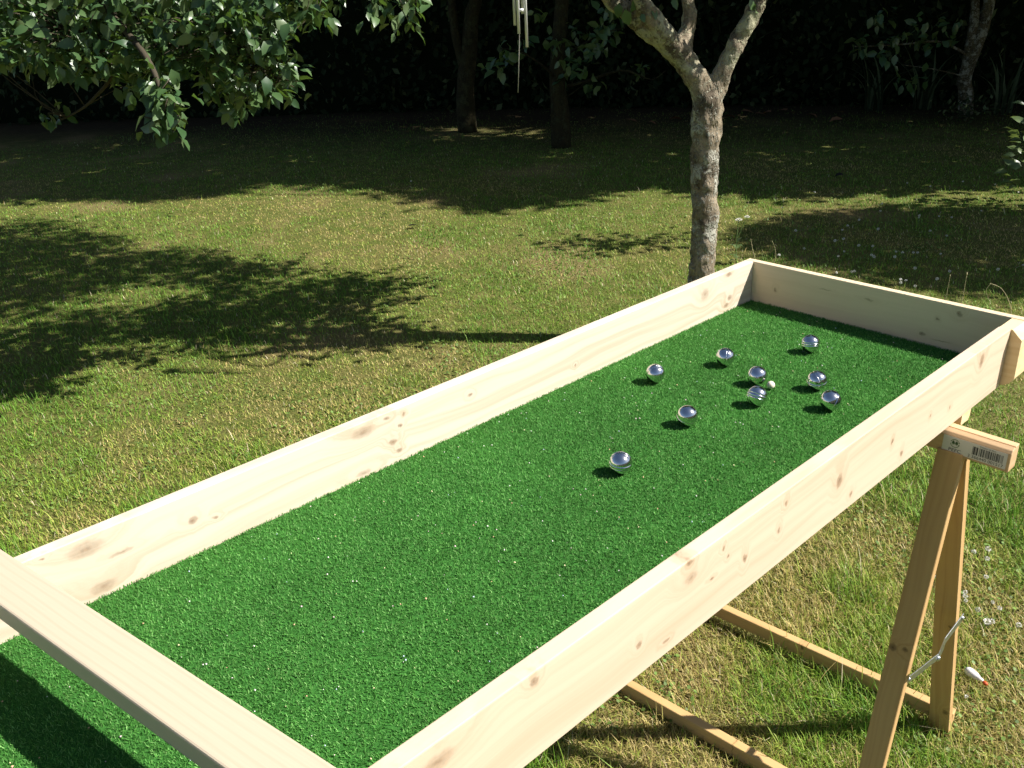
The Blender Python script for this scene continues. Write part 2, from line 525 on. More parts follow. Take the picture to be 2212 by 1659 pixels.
# ------------------------------------------------------------------ foliage tools
LEAF8_V = np.array([(0, 0, 0), (.32, -.27, .045), (.34, 0, 0), (.32, .27, .045), (.68, -.22, .01), (.70, 0, -.05), (.68, .22, .01), (1.0, 0, -.16)])
LEAF8_F = np.array([(0, 2, 1), (0, 3, 2), (1, 2, 5), (1, 5, 4), (2, 3, 6), (2, 6, 5), (4, 5, 7), (5, 6, 7)])[:, ::-1]
LEAF4_V = np.array([(0, 0, 0), (.5, -.3, .04), (1.0, 0, -.1), (.5, .3, .04)])
LEAF4_F = np.array([(0, 1, 2), (0, 2, 3)])


def leaf_frames(D, Nn):
    X = unit(D); Z = Nn - X * np.sum(X * Nn, 1, keepdims=True); Z = unit(Z)
    return X, np.cross(Z, X), Z

def leaf_cloud(P, D, Nn, L, tv=LEAF4_V, tf=LEAF4_F):
    X, Y, Z = leaf_frames(D, Nn)
    V = P[:, None, :] + L[:, None, None] * (tv[None, :, 0:1] * X[:, None] + tv[None, :, 1:2] * Y[:, None] + tv[None, :, 2:3] * Z[:, None])
    F = (np.arange(len(P)) * len(tv))[:, None, None] + tf[None]
    c = np.repeat(rng.random(len(P)), len(tv))[:, None] * np.ones(3)
    return V.reshape(-1, 3), F.reshape(-1, 3), c

def leaf_mesh(k):
    """single leaf meshes with a little different curl"""
    v = LEAF8_V.copy()
    r = np.random.default_rng(100 + k)
    v[:, 1] *= r.uniform(0.85, 1.15)
    v[[1, 3], 2] += r.uniform(-0.02, 0.09); v[7, 2] -= r.uniform(-0.05, 0.18); v[[4, 6], 2] += r.uniform(-0.03, 0.05)
    v[7, 1] += r.uniform(-0.1, 0.1)
    return fast_mesh('leaf', v, LEAF8_F, smooth=True)
LEAVES = [leaf_mesh(k) for k in range(7)]

def put_leaf(parent, P, D, Nn, L, mat):
    me = LEAVES[random.randrange(7)]
    o = bpy.data.objects.new('leaf', me)
    COL.objects.link(o)
    if not me.materials: me.materials.append(None)
    o.material_slots[0].link = 'OBJECT'; o.material_slots[0].material = mat
    X, Y, Z = leaf_frames(np.array([D]), np.array([Nn]))
    X, Y, Z = X[0] * L, Y[0] * L, Z[0] * L
    o.parent = parent
    q = P - np.array(parent['_loc'])
    o.matrix_local = Matrix(((X[0], Y[0], Z[0], q[0]), (X[1], Y[1], Z[1], q[1]), (X[2], Y[2], Z[2], q[2]), (0, 0, 0, 1)))
    return o

def clump_leaves(centre, axis, nl, spread, L):
    """leaves round a twig end: positions, directions, normals, lengths"""
    P, D, Nn, S = [], [], [], []
    axis = unit(np.asarray(axis, float))
    for i in range(nl):
        s = rng.uniform(-1, 0.3)
        p = centre + axis * s * spread + rng.normal(0, spread * 0.28, 3)
        d = rng.normal(0, 1, 3); d -= axis * np.dot(d, axis) * 0.6
        d = unit(d) + axis * 0.5 + np.array([0, 0, -0.32])
        n = np.array([0, 0, 0.9]) + rng.normal(0, 0.55, 3) + SUN * 0.2
        P.append(p); D.append(d); Nn.append(n); S.append(L * rng.uniform(0.65, 1.2))
    return np.array(P), np.array(D), np.array(Nn), np.array(S)

# ------------------------------------------------------------------ where the shade lies on the lawn (ground outlines) and the crowns above it
SH = SUN[:2] / SUN[2]
def shade_points(poly_px, n):
    q = sample_poly(poly_px, n)
    g = np.array([ground_at(x, y) for x, y in q])
    return g[:, :2]

def uniform_ground(poly_px, n):
    """uniform points on the ground inside a picture outline"""
    corners = np.array([ground_at(x, y)[:2] for x, y in poly_px])
    return sample_poly([tuple(c) for c in corners], n)

def crown_above(G, trunks, zmin, zmax, maxd, jit=0.25):
    """lift ground points along the sun's rays to the crown of the nearest trunk"""
    best = np.full(len(G), 1e9); idx = np.full(len(G), -1); Q = np.zeros((len(G), 3))
    for i, t in enumerate(trunks):
        z = ((t[:2] - G) @ SH) / (SH @ SH) + rng.normal(0, 0.45, len(G))
        z = np.clip(z, zmin, zmax)
        p = G + z[:, None] * SH
        d = np.linalg.norm(p - t[:2], axis=1)
        m = d < best
        best = np.where(m, d, best); idx = np.where(m, i, idx)
        Q[m] = np.column_stack([p, z])[m]
    k = best < maxd
    return Q[k], idx[k]

def limb(pts, r0, r1, n=14, seg=9, jit=0.06):
    p = curve_pts(pts, n)
    return tube_arrays(p, np.linspace(r0, r1, n), seg, jit)

def crown_limbs(top, Q, n, r0):
    out = []
    if len(Q) == 0: return out
    for i in range(n):
        q = Q[rng.integers(len(Q))]
        m = (top + q) / 2 + rng.normal(0, 0.18, 3) + np.array([0, 0, 0.15])
        out.append(limb([top, m, q], r0 * rng.uniform(0.6, 1.0), 0.008, 10, 6))
    return out

def crown_mesh(Q, L, name='crown', per=1, spread=0.1, mat=None):
    P = np.repeat(Q, per, axis=0) + rng.normal(0, spread, (len(Q) * per, 3))
    D = rng.normal(0, 1, P.shape) + np.array([0, 0, -0.4])
    Nn = rng.normal(0, 0.55, P.shape) + np.array([0, 0, 1.0])
    V, F, c = leaf_cloud(P, D, Nn, L * rng.uniform(0.7, 1.25, len(P)))
    return fast_mesh(name, V, F, c)

# tree positions
F_BASE = ground_at(1508, 735)
M_BASE = ground_at(1212, 318)
R_BASE = ground_at(2088, 246)
D_BASE = ground_at(1010, 285)
N_BASE = np.array([0.1, 7.3, 0.0])
N2_BASE = np.array([1.6, 5.4, 0.0])

FAR = [(-160, 455), (0, 432), (130, 428), (250, 428), (400, 425), (480, 412), (560, 388), (640, 398), (800, 402), (880, 412), (960, 440),
       (1080, 450), (1200, 432), (1330, 400), (1490, 408), (1700, 425), (1900, 410), (2300, 395), (2700, 190), (1700, 195), (900, 205), (300, 215), (-500, 235), (-420, 470)]
NEAR_L = [(-140, 500), (0, 492), (60, 470), (140, 500), (230, 492), (330, 545), (480, 545), (560, 572), (700, 590), (780, 602), (905, 622), (820, 640), (740, 672),
          (830, 700), (960, 716), (1010, 735), (900, 752), (800, 738), (700, 748), (560, 748), (430, 740), (330, 728), (200, 722), (0, 730), (-140, 730)]
RIGHT_S = [(1600, 505), (1700, 470), (1850, 462), (1980, 445), (2100, 452), (2260, 470), (2260, 650), (2150, 640), (2000, 622), (1850, 585), (1720, 560), (1640, 545)]
TRUNK_S = [(1180, 520), (1300, 505), (1490, 512), (1490, 535), (1330, 545), (1200, 540)]
BRANCH_S = [(1000, 728), (1120, 712), (1240, 692), (1240, 700), (1120, 724), (1000, 742)]

E1 = np.array([-7.6, 8.6, 0.0]); E2 = np.array([-11.8, 6.2, 0.0]); E3 = np.array([-3.2, 12.0, 0.0])  # unseen trees added behind the hedge, crowns darken the far lawn
far_g = uniform_ground(FAR, 32000)
for hole in ([(880, 280), (960, 268), (1080, 272), (1190, 280), (1130, 296), (980, 294)], [(1560, 372), (1620, 366), (1690, 374), (1640, 382)], [(1890, 352), (2000, 345), (2040, 356), (1930, 362)]):
    gp = [tuple(ground_at(x, y)[:2]) for x, y in hole]
    far_g = far_g[~(in_poly(far_g[:, 0], far_g[:, 1], gp) & (rng.random(len(far_g)) < .93))]
far_g = far_g[(vnoise(far_g[:, 0] + 2, far_g[:, 1] + 8, 0.55) * .6 + vnoise(far_g[:, 0], far_g[:, 1], 0.17) * .4 < .70) | (rng.random(len(far_g)) < .12)]
far_q, far_i = crown_above(far_g, [M_BASE, R_BASE, N_BASE, D_BASE, N2_BASE, E1, E2, E3], 2.4, 8.5, 5.0)

# ------------------------------------------------------------------ hedge at the end of the garden
def build_hedge():
    a, b, c, d = HEDGE_A, HEDGE_B, HEDGE_C, HEDGE_D
    line = [a + (a - b) * 0.2, a, b, c, d, d + (d - c) * 0.3]
    root = empty('hedge', (*b, 0), 'tall dark dense hedge closing off the back of the garden', 'hedge')
    V, F = [], []
    o = 0
    pts = curve_pts([(*p, 0) for p in line], 40)
    T = np.gradient(pts, axis=0); T = unit(T); nrm = np.stack([-T[:, 1], T[:, 0], 0 * T[:, 0]], 1)
    s = np.sign(np.sum(nrm * FH, 1))[:, None]; nrm = nrm * s
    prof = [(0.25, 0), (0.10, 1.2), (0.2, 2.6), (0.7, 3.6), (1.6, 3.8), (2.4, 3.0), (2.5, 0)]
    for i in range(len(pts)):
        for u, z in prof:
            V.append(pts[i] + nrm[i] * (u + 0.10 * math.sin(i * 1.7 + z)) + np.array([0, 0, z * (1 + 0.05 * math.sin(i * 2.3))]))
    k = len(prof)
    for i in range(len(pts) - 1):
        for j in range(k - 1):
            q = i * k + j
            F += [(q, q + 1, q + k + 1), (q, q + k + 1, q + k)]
    link('inner_mass', fast_mesh('inner_mass', V, F), M['hedge_core'], root)  # solid core added to block light, interior shade put into its colour
    n = 26000
    ti = rng.uniform(0, len(pts) - 1.001, n); i0 = ti.astype(int); f = (ti - i0)[:, None]
    base = pts[i0] * (1 - f) + pts[i0 + 1] * f; nn = nrm[i0]
    z = 3.9 * rng.random(n) ** 1.15
    u = np.interp(z, [0, 1.2, 2.6, 3.6, 3.9], [0.25, 0.10, 0.2, 0.7, 1.3])
    lump = vnoise(ti * 0.5, z, 0.45)
    P = base + nn * (u - 0.05 - 0.32 * lump * rng.random(n))[:, None]; P[:, 2] = z
    D = rng.normal(0, 1, (n, 3)) + np.array([0, 0, -0.5]) - nn * 0.5
    Nn = -nn * 0.6 + rng.normal(0, 0.5, (n, 3)) + np.array([0, 0, 0.6])
    V, F, c = leaf_cloud(P, D, Nn, rng.uniform(0.07, 0.15, n))
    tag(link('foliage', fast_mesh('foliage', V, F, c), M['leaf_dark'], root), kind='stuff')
build_hedge()

# ------------------------------------------------------------------ background trees
def back_tree(name, base, stem_pts, r0, r1, extra_limbs, Q, label, leaf=0.19, per=4, bark='bark_dark'):
    root = empty(name, tuple(base), label, 'tree')
    parts = [limb(stem_pts, r0, r1, 18, 10, 0.07)]
    for pts, a, b in extra_limbs:
        parts.append(limb(pts, a, b, 12, 7, 0.08))
    V, F = merge(parts)
    link('trunk', fast_mesh('trunk', V, F, smooth=True), M[bark], root)
    top = np.asarray(stem_pts[-1])
    L = crown_limbs(top, Q, 10, r1 * 0.8)
    if L:
        V, F = merge(L)
        link('limbs', fast_mesh('limbs', V, F, smooth=True), M[bark], root)
    if len(Q):
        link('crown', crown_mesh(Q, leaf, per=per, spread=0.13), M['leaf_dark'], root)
    return root

hm = hdist(M_BASE)
m_pts = [M_BASE + [0, 0, -0.05], at(1211, 260, hm), at(1206, 200, hm), at(1204, 140, hm), at(1210, 60, hm), at(1215, -60, hm), at(1205, -200, hm), np.array([*at(1200, -200, hm)[:2], 3.4])]
m_tree = back_tree('pear_tree', M_BASE, m_pts, 0.105, 0.05,
                   [([at(1206, 190, hm), at(1260, 178, hm + .1), at(1310, 160, hm), at(1350, 152, hm - .1), at(1385, 165, hm), at(1412, 172, hm), at(1438, 152, hm)], 0.018, 0.005),
                    ([at(1206, 175, hm), at(1170, 140, hm - .2), at(1120, 110, hm - .3), at(1080, 105, hm - .3)], 0.014, 0.004),
                    ([at(1207, 130, hm), at(1260, 95, hm - .2), at(1310, 70, hm - .3), at(1350, 60, hm - .3)], 0.014, 0.004),
                    ([at(1216, 215, hm), at(1245, 195, hm - .1), at(1262, 180, hm - .1)], 0.008, 0.003)],
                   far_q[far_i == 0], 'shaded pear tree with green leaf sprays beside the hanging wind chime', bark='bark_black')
hr = hdist(R_BASE)
r_pts = [R_BASE + [0, 0, -0.05], at(2086, 200, hr), at(2084, 165, hr), at(2108, 100, hr), at(2128, 40, hr), at(2140, -20, hr), at(2150, -150, hr), np.array([*at(2150, -150, hr)[:2], 3.6])]
r_tree = back_tree('plum_tree', R_BASE, r_pts, 0.085, 0.05,
                   [([at(2086, 160, hr), at(2092, 110, hr), at(2104, 50, hr), at(2108, -20, hr), at(2112, -120, hr)], 0.055, 0.04),
                    ([at(2092, 120, hr), at(2030, 90, hr - .2), at(1960, 95, hr - .3), at(1880, 100, hr - .4), at(1845, 100, hr - .4)], 0.016, 0.004),
                    ([at(2084, 165, hr), at(2020, 150, hr - .1), at(1950, 140, hr - .2)], 0.008, 0.003)],
                   far_q[far_i == 1], 'dark lichen covered tree forking low in front of the hedge on the right')
hd_ = hdist(D_BASE)
d_pts = [D_BASE + [0, 0, -0.05], at(1005, 200, hd_), at(1012, 120, hd_), at(1018, 40, hd_), at(1030, -60, hd_), np.array([*at(1030, -60, hd_)[:2], 3.5])]
d_tree = back_tree('dark_tree', D_BASE, d_pts, 0.12, 0.06, [([at(1008, 170, hd_), at(985, 80, hd_), at(975, 0, hd_), at(965, -80, hd_)], 0.06, 0.04)],
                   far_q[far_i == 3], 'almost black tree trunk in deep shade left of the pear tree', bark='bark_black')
n_tree = back_tree('broad_tree', N_BASE, [N_BASE, N_BASE + [0.05, 0, 1.2], N_BASE + [0, 0.1, 2.4], N_BASE + [0.1, 0, 3.6]], 0.15, 0.09, [],
                   far_q[far_i == 2], 'broad leafy tree standing beyond the right edge and shading the far lawn')

for nm, q_, i_, lab in (('added_shade_tree', E1, 5, 'unseen tree added behind the middle of the hedge to shade the far lawn'), ('added_shade_tree', E2, 6, 'unseen tree added behind the left part of the hedge to shade the far lawn'), ('added_shade_tree', E3, 7, 'unseen tree added behind the right part of the hedge to shade the far lawn')):
    back_tree(nm, q_, [q_, q_ + [0.05, 0, 1.5], q_ + [0, 0.1, 3.0], q_ + [0.1, 0, 4.4]], 0.16, 0.10, [], far_q[far_i == i_], lab)

# leaf sprays that can be picked out on the two visible back trees
def sprays(root, spots, hd, nl, spread, L, mat, dj=0.3):
    for x, y in spots:
        c = at(x, y, hd + rng.uniform(-dj, dj))
        ax = np.array([rng.normal(0, .6), rng.normal(0, .6), -0.3])
        P, D, Nn, S = clump_leaves(c, ax, nl, spread, L)
        for i in range(len(P)):
            put_leaf(root, P[i], D[i], Nn[i], S[i], mat)
sprays(m_tree, [(1095, 108), (1115, 120), (1085, 135), (1130, 105), (1070, 150), (1210, 100), (1235, 112), (1255, 128), (1225, 140), (1250, 150), (1280, 100), (1300, 95),
                (1265, 85), (1330, 70), (1225, 160), (1285, 75), (1320, 45), (1240, 60), (1190, 95), (1345, 25), (1300, 30), (1385, 152), (1275, 192), (1160, 30)], hm - 0.3, 8, 0.13, 0.115, M['leaf_apple'])
sprays(r_tree, [(1845, 105), (1870, 100), (1895, 115), (1920, 95), (1950, 80), (1985, 90), (1925, 125), (2000, 105), (1970, 60), (2030, 70), (1890, 45), (1910, 30), (2015, 45), (2045, 95),
                (1975, 170), (1960, 185), (2060, 60)], hr - 0.5, 7, 0.14, 0.115, M['leaf_apple'])

# strap leaved clumps under the right back tree
def iris_clump(x, y, n, label, seed):
    r = np.random.default_rng(seed)
    b = ground_at(x, y)
    root = empty('iris_clump', tuple(b), label, 'plant', 'strap leaved clumps by the hedge')
    for i in range(n):
        a = r.uniform(0, 6.28); L = r.uniform(0.6, 1.0); o = r.uniform(0.2, 0.6)
        d = np.array([math.cos(a), math.sin(a), 0]); s = np.array([-d[1], d[0], 0])
        st = b + d * r.uniform(0, 0.12) + s * r.uniform(-0.1, 0.1)
        V = []
        for j in range(8):
            t = j / 7
            p = st + d * (o * L * t * t) + np.array([0, 0, L * (t * 1.05 - 0.55 * t * t * o * 1.6)])
            w = 0.014 * (1 - t ** 2.5) + 0.001
            V += [p - s * w, p + s * w]
        F = []
        for j in range(7):
            F += [(2 * j, 2 * j + 1, 2 * j + 3), (2 * j, 2 * j + 3, 2 * j + 2)]
        link('leaf_blade', fast_mesh('leaf_blade', np.array(V) - b, F, smooth=True), M['iris'], root, Matrix.Translation(Vector(b)))
iris_clump(1890, 238, 18, 'drooping strap leaves in the dark left of the forked back tree', 1)
iris_clump(1990, 236, 18, 'drooping strap leaves in the dark close beside the forked back tree', 2)
iris_clump(2165, 246, 16, 'drooping strap leaves in the dark right of the forked back tree', 3)

def small_shrub(x, y, label):
    b = ground_at(x, y)
    root = empty('fern_tuft', tuple(b), label, 'plant')
    P = b + rng.normal(0, 1, (260, 3)) * np.array([0.16, 0.16, 0.07]) + np.array([0, 0, 0.14])
    P[:, 2] = np.abs(P[:, 2])
    V, F, c = leaf_cloud(P, rng.normal(0, 1, P.shape), rng.normal(0, .5, P.shape) + [0, 0, 1], rng.uniform(0.03, 0.07, len(P)))
    link('fronds', fast_mesh('fronds', V, F, c), M['leaf_dark'], root)
    v, f = limb([b, b + [0.02, 0, 0.1], b + [0.02, 0.02, 0.2]], 0.01, 0.005, 5, 6)
    link('stem', fast_mesh('stem', v, f), M['twig'], root)
small_shrub(2085, 262, 'low ferny tuft at the foot of the forked back tree')

# ------------------------------------------------------------------ the forked fruit tree behind the table
def fork_tree():
    hd = hdist(F_BASE)
    root = empty('fruit_tree', tuple(F_BASE), 'lichen covered fruit tree forking into a Y behind the table', 'tree')
    A = lambda x, y, d=0.0: at(x, y, hd + d)
    fork = A(1529, 205)
    trunk = curve_pts([F_BASE + [0, 0, -0.08], A(1511, 650), A(1515, 590), A(1520, 530), A(1523, 470), A(1520, 400), A(1523, 320), A(1528, 250), fork], 26)
    tr = np.interp(np.linspace(0, 1, 26), [0, .1, .5, .75, .88, 1], [.072, .062, .058, .062, .069, .060])
    left = curve_pts([A(1531, 235), A(1512, 185), A(1478, 132), A(1455, 105), A(1395, 58), A(1335, 10), A(1280, -40), A(1180, -110, .1), A(1080, -260, .2)], 30)
    lr = np.interp(np.linspace(0, 1, 30), [0, .3, .6, 1], [.052, .050, .038, .022])
    left2 = curve_pts([A(1478, 128), A(1440, 80, -.04), A(1400, 25, -.06), A(1375, -20, -.08), A(1330, -120, -.15), A(1300, -260, -.25)], 22)
    l2 = np.linspace(.050, .022, 22)
    up = curve_pts([A(1470, 110), A(1480, 78, .02), A(1488, 40, .03), A(1485, 0, .03), A(1482, -60, .05), A(1500, -200, .1)], 18)
    ur = np.interp(np.linspace(0, 1, 18), [0, .25, 1], [.046, .034, .022])
    right = curve_pts([A(1530, 238), A(1548, 190), A(1580, 115), A(1612, 55), A(1645, -10), A(1690, -110), A(1720, -260, .1)], 26)
    rr = np.interp(np.linspace(0, 1, 26), [0, .2, .5, 1], [.048, .042, .038, .024])
    V, F = merge([tube_arrays(trunk, tr, 18, .05), tube_arrays(left, lr, 14, .06), tube_arrays(left2, l2, 12, .06), tube_arrays(up, ur, 12, .05), tube_arrays(right, rr, 14, .06)])
    me = fast_mesh('trunk', V, F, smooth=True)
    o = link('trunk', me, M['bark_fork'], root)
    md = o.modifiers.new('blend', 'REMESH'); md.mode = 'VOXEL'; md.voxel_size = 0.011; md.use_smooth_shade = True
    sm = o.modifiers.new('soften', 'SMOOTH'); sm.factor = 0.5; sm.iterations = 5
    tx = bpy.data.textures.new('bark_lumps', 'CLOUDS'); tx.noise_scale = 0.05; tx.noise_depth = 4
    dp = o.modifiers.new('lumps', 'DISPLACE'); dp.texture = tx; dp.strength = 0.028; dp.mid_level = 0.5; dp.texture_coords = 'LOCAL'
    # crown: above the picture, its shadow lies across the lawn on the left
    G = np.vstack([uniform_ground(NEAR_L, 1500), uniform_ground(TRUNK_S, 30)])
    keep = vnoise(G[:, 0] * 1.3, G[:, 1] * 1.3, 0.42) > 0.34
    keep[1500:] = True
    Q, _ = crown_above(G[keep], [np.array([*A(1480, 100)])], 1.95, 3.7, 9.0)
    link('crown', crown_mesh(Q, 0.075, per=9, spread=0.10), M['leaf_apple_c'], root)
    L = []
    for tip in (left[-1], left2[-1], up[-1], right[-1]):
        near = Q[np.argsort(np.linalg.norm(Q - tip, axis=1))[:260]]
        L += crown_limbs(tip, near, 4, 0.010)
    V, F = merge(L)
    link('limbs', fast_mesh('limbs', V, F, smooth=True), M['twig'], root)
    # a few leaves and a dead spur near the fork
    for x, y, l in ((1350, 20, .07), (1337, 6, .06), (1412, 18, .05), (1400, 5, .055), (1455, -5, .05), (1620, -2, .05), (1632, 8, .05), (1375, -6, .06), (1385, 30, .04)):
        put_leaf(root, A(x, y, -.08), np.array([rng.normal(0, .5), rng.normal(0, .5), -1]), np.array([.5, -.4, .5]) + rng.normal(0, .3, 3), l, M['leaf_apple'])
    v, f = limb([A(1419, 62, -.03), A(1416, 45, -.03), A(1412, 26, -.03)], .005, .003, 5, 6)
    link('twig', fast_mesh('twig', v, f), M['twig'], root)
    return root, left, Q
fork_root, fork_left, fork_Q = fork_tree()

# tree outside the right edge that shades the lawn behind the table end
def right_tree():
    root = empty('shade_tree', tuple(N2_BASE), 'leafy tree beyond the right edge shading the clover lawn', 'tree')
    v, f = limb([N2_BASE, N2_BASE + [.03, 0, .8], N2_BASE + [-.03, .04, 1.6], N2_BASE + [0, 0, 2.4]], .09, .05, 14, 10)
    link('trunk', fast_mesh('trunk', v, f, smooth=True), M['bark_dark'], root)
    G = uniform_ground(RIGHT_S, 1700)
    keep = vnoise(G[:, 0] * 1.1 + 4, G[:, 1] * 1.1, 0.36) > 0.22
    Q, _ = crown_above(G[keep], [N2_BASE], 2.1, 4.8, 9.0)
    Q = np.vstack([Q, far_q[far_i == 4]])
    link('crown', crown_mesh(Q, 0.08, per=7, spread=0.10), M['leaf_apple_c'], root)
    V, F = merge(crown_limbs(N2_BASE + np.array([0, 0, 2.3]), Q, 14, .035))
    link('limbs', fast_mesh('limbs', V, F, smooth=True), M['bark_dark'], root)
right_tree()

# ------------------------------------------------------------------ overhanging apple tree on the left
def left_tree():
    hd = 3.75
    base = ground_at(-420, 640)
    root = empty('apple_tree', tuple(base), 'apple tree whose leafy boughs hang into the upper left corner', 'tree')
    hb = hdist(base)
    t = curve_pts([base + [0, 0, -.05], base + [.03, .02, .7], base + [-.02, .05, 1.4], base + [.02, .1, 2.0]], 14)
    v1 = tube_arrays(t, np.linspace(.11, .075, 14), 12, .06)
    link('trunk', fast_mesh('trunk', *v1, smooth=True), M['bark'], root)
    top = t[-1]
    b1 = curve_pts([top, at(-200, -260, hd + .2), at(60, -170, hd + .1), at(320, -120, hd), at(560, -110, hd), at(760, -90, hd), at(900, -30, hd)], 40)
    b2 = curve_pts([at(-160, -230, hd + .2), at(40, -60, hd + .35), at(220, 20, hd + .3), at(380, 60, hd + .2), at(520, 100, hd), at(600, 170, hd)], 30)
    b3 = curve_pts([at(120, -120, hd), at(240, 30, hd - .2), at(320, 130, hd - .55), at(355, 225, hd - .65), at(360, 262, hd - .65)], 22)
    b4 = curve_pts([at(150, 60, hd + .1), at(240, 150, hd + .05), at(200, 215, hd + .1), at(160, 245, hd + .1), at(125, 262, hd + .1)], 16)
    parts = [tube_arrays(b1, np.linspace(.06, .006, 40), 9, .07), tube_arrays(b2, np.linspace(.035, .004, 30), 8, .07),
             tube_arrays(b3, np.linspace(.018, .0025, 22), 7, .05), tube_arrays(b4, np.linspace(.012, .002, 16), 6, .05)]
    nodes = np.vstack([b1, b2, b3, b4])
    mass = [(0, -60), (640, -60), (700, 30), (610, 60), (610, 110), (655, 175), (600, 220), (530, 245), (458, 232), (440, 168), (330, 146), (285, 205), (250, 158), (190, 160), (100, 146), (-60, 128), (-60, -60)]
    spray = [(350, 190), (390, 205), (396, 240), (390, 270), (370, 290), (345, 280), (315, 258), (335, 220)]
    topm = [(640, -50), (725, -50), (728, 28), (690, 42), (650, 18)]
    rsp = [(780, -50), (900, -50), (922, 35), (905, 88), (872, 88), (852, 55), (800, 25)]
    cl = []; own = []
    for poly, n, dd, w in ((mass, 470, 0.45, 0), (spray, 14, 0.06, -.65), (topm, 12, .12, 0), (rsp, 15, .12, 0), ([(85, 225), (125, 225), (150, 262), (110, 275)], 2, .02, .1)):
        for x, y in sample_poly(poly, n):
            cl.append(at(x, y, hd + w + rng.uniform(-dd, dd)))
            own.append(w < -.3)
    cl = np.array(cl)
    P, D, Nn, S = [], [], [], []
    main = len(b1) + len(b2)
    for c, ow in zip(cl, own):
        dn = np.linalg.norm(nodes - c, axis=1) + rng.uniform(0, .1, len(nodes))
        if not ow: dn[main:main + len(b3)] += 9
        j = np.argmin(dn)
        a = nodes[j]
        m = (a + c) / 2 + rng.normal(0, .03, 3) + [0, 0, .04]
        parts.append(limb([a, m, c], .0030, .0013, 6, 5))
        p, d, n, s = clump_leaves(c, (c - a) + np.array([0, 0, -.08]), 9, .085, .060)
        P.append(p); D.append(d); Nn.append(n); S.append(s)
    P, D, Nn, S = map(np.concatenate, (P, D, Nn, S))
    V, F = merge(parts)
    link('boughs', fast_mesh('boughs', V, F, smooth=True), M['bough'], root)
    front = np.argsort(np.array([hdist(p) for p in P]) + rng.uniform(0, .2, len(P)))
    vis = [i for i in front if np.dot(P[i] - CAM, UP) / np.dot(P[i] - CAM, FW) < 0.455][:300]
    s_ = set(int(i) for i in vis)
    for i in vis:
        put_leaf(root, P[i], D[i], Nn[i], S[i], M['leaf_apple'])
    rest = np.array([i for i in range(len(P)) if i not in s_])
    V, F, c = leaf_cloud(P[rest], D[rest], Nn[rest], S[rest], LEAF8_V, LEAF8_F)
    # upper crown above the picture
    Q = np.array([at(x, y, hd + rng.uniform(-.5, .9)) for x, y in zip(rng.uniform(-800, -40, 420), rng.uniform(-620, -90, 420))])
    Q = np.repeat(Q, 5, axis=0) + rng.normal(0, .09, (2100, 3))
    V2, F2, c2 = leaf_cloud(Q, rng.normal(0, 1, Q.shape) + [0, 0, -.4], rng.normal(0, .5, Q.shape) + [0, 0, 1], .08 * rng.uniform(.7, 1.2, len(Q)))
    Vm, Fm = merge([(V, F), (V2, F2)])
    tag(link('crown', fast_mesh('crown', Vm, Fm, np.vstack([c, c2]), smooth=True), M['leaf_apple_c'], root), kind='stuff')
left_tree()

# shrub cut by the right edge
def edge_bush():
    b = ground_at(2235, 445)
    root = empty('evergreen_shrub', tuple(b), 'small shrub with rounded pale leaves cut off by the right edge', 'shrub')
    hd = hdist(b)
    parts = []
    for i in range(9):
        c = b + np.array([rng.normal(0, .10), rng.normal(0, .10), rng.uniform(.35, .66)])
        parts.append(limb([b, (b + c) / 2 + rng.normal(0, .03, 3), c], .007, .003, 6, 5))
    V, F = merge(parts)
    link('stems', fast_mesh('stems', V, F), M['stem'], root)
    for i in range(120):
        z = rng.uniform(.08, .70)
        a = rng.uniform(0, 6.28); r = .23 * math.sqrt(rng.random()) * (1.1 - .5 * abs(z - .4))
        p = b + np.array([math.cos(a) * r, math.sin(a) * r, z])
        d = np.array([math.cos(a), math.sin(a), rng.uniform(-.2, .9)])
        put_leaf(root, p, d, np.array([0, 0, 1]) + rng.normal(0, .5, 3), rng.uniform(.06, .10), M['leaf_bush'])
edge_bush()

# ------------------------------------------------------------------ the game table
T = 0.8855          # height of the turf surface
W = 0.5809; TH = 0.022; H = 0.0952; ZB = H - 0.12
PALE = (0.665, 0.57, 0.455); PMID = (0.525, 0.41, 0.29); PKN = (0.24, 0.135, 0.07)
kL = [(-0.101, 0.088, .011, .006), (-0.092, 0.028, .008, .007), (-0.105, 0.012, .010, .006), (-0.191, 0.063, .014, .013), (-0.894, 0.063, .005, .004), (-1.122, 0.077, .022, .010),
      (-1.073, 0.085, .008, .0035), (-1.038, 0.08, .004, .004), (-1.049, 0.062, .004, .0035), (-1.067, 0.037, .008, .006), (-1.056, 0.016, .006, .004), (-1.13, 0.004, .016, .005),
      (-1.563, 0.077, .024, .012), (-1.615, 0.089, .004, .002), (-1.521, 0.05, .018, .003), (-1.419, 0.052, .008, .006), (-1.386, 0.041, .005, .0025), (-1.555, 0.011, .018, .009), (-.62, .03, .004, .003)]
kR = [(-0.186, 0.071, .010, .016), (-0.685, 0.042, .008, .014), (-0.641, -0.002, .005, .006), (-0.518, 0.04, .003, .006), (-0.475, 0.0, .004, .007), (-0.381, 0.034, .003, .004),
      (-0.299, 0.019, .004, .004), (-0.845, 0.035, .004, .006), (-0.926, 0.031, .004, .008), (-0.967, 0.056, .0025, .003), (-0.977, 0.075, .003, .004), (-1.048, 0.091, .006, .004),
      (-1.045, 0.066, .013, .008), (-0.833, 0.073, .004, .005), (-1.309, 0.082, .006, .006), (-1.141, 0.023, .005, .006), (-1.089, -0.004, .006, .003), (-1.436, 0.07, .022, .011), (-1.0, .04, .005, .002)]
kE = [(0.065, 0.037, .004, .005), (0.294, 0.065, .012, .0025), (0.485, 0.079, .006, .006), (0.418, 0.018, .006, .005), (0.444, 0.057, .003, .003), (.19, .066, .016, .0015), (.46, .012, .02, .0012)]
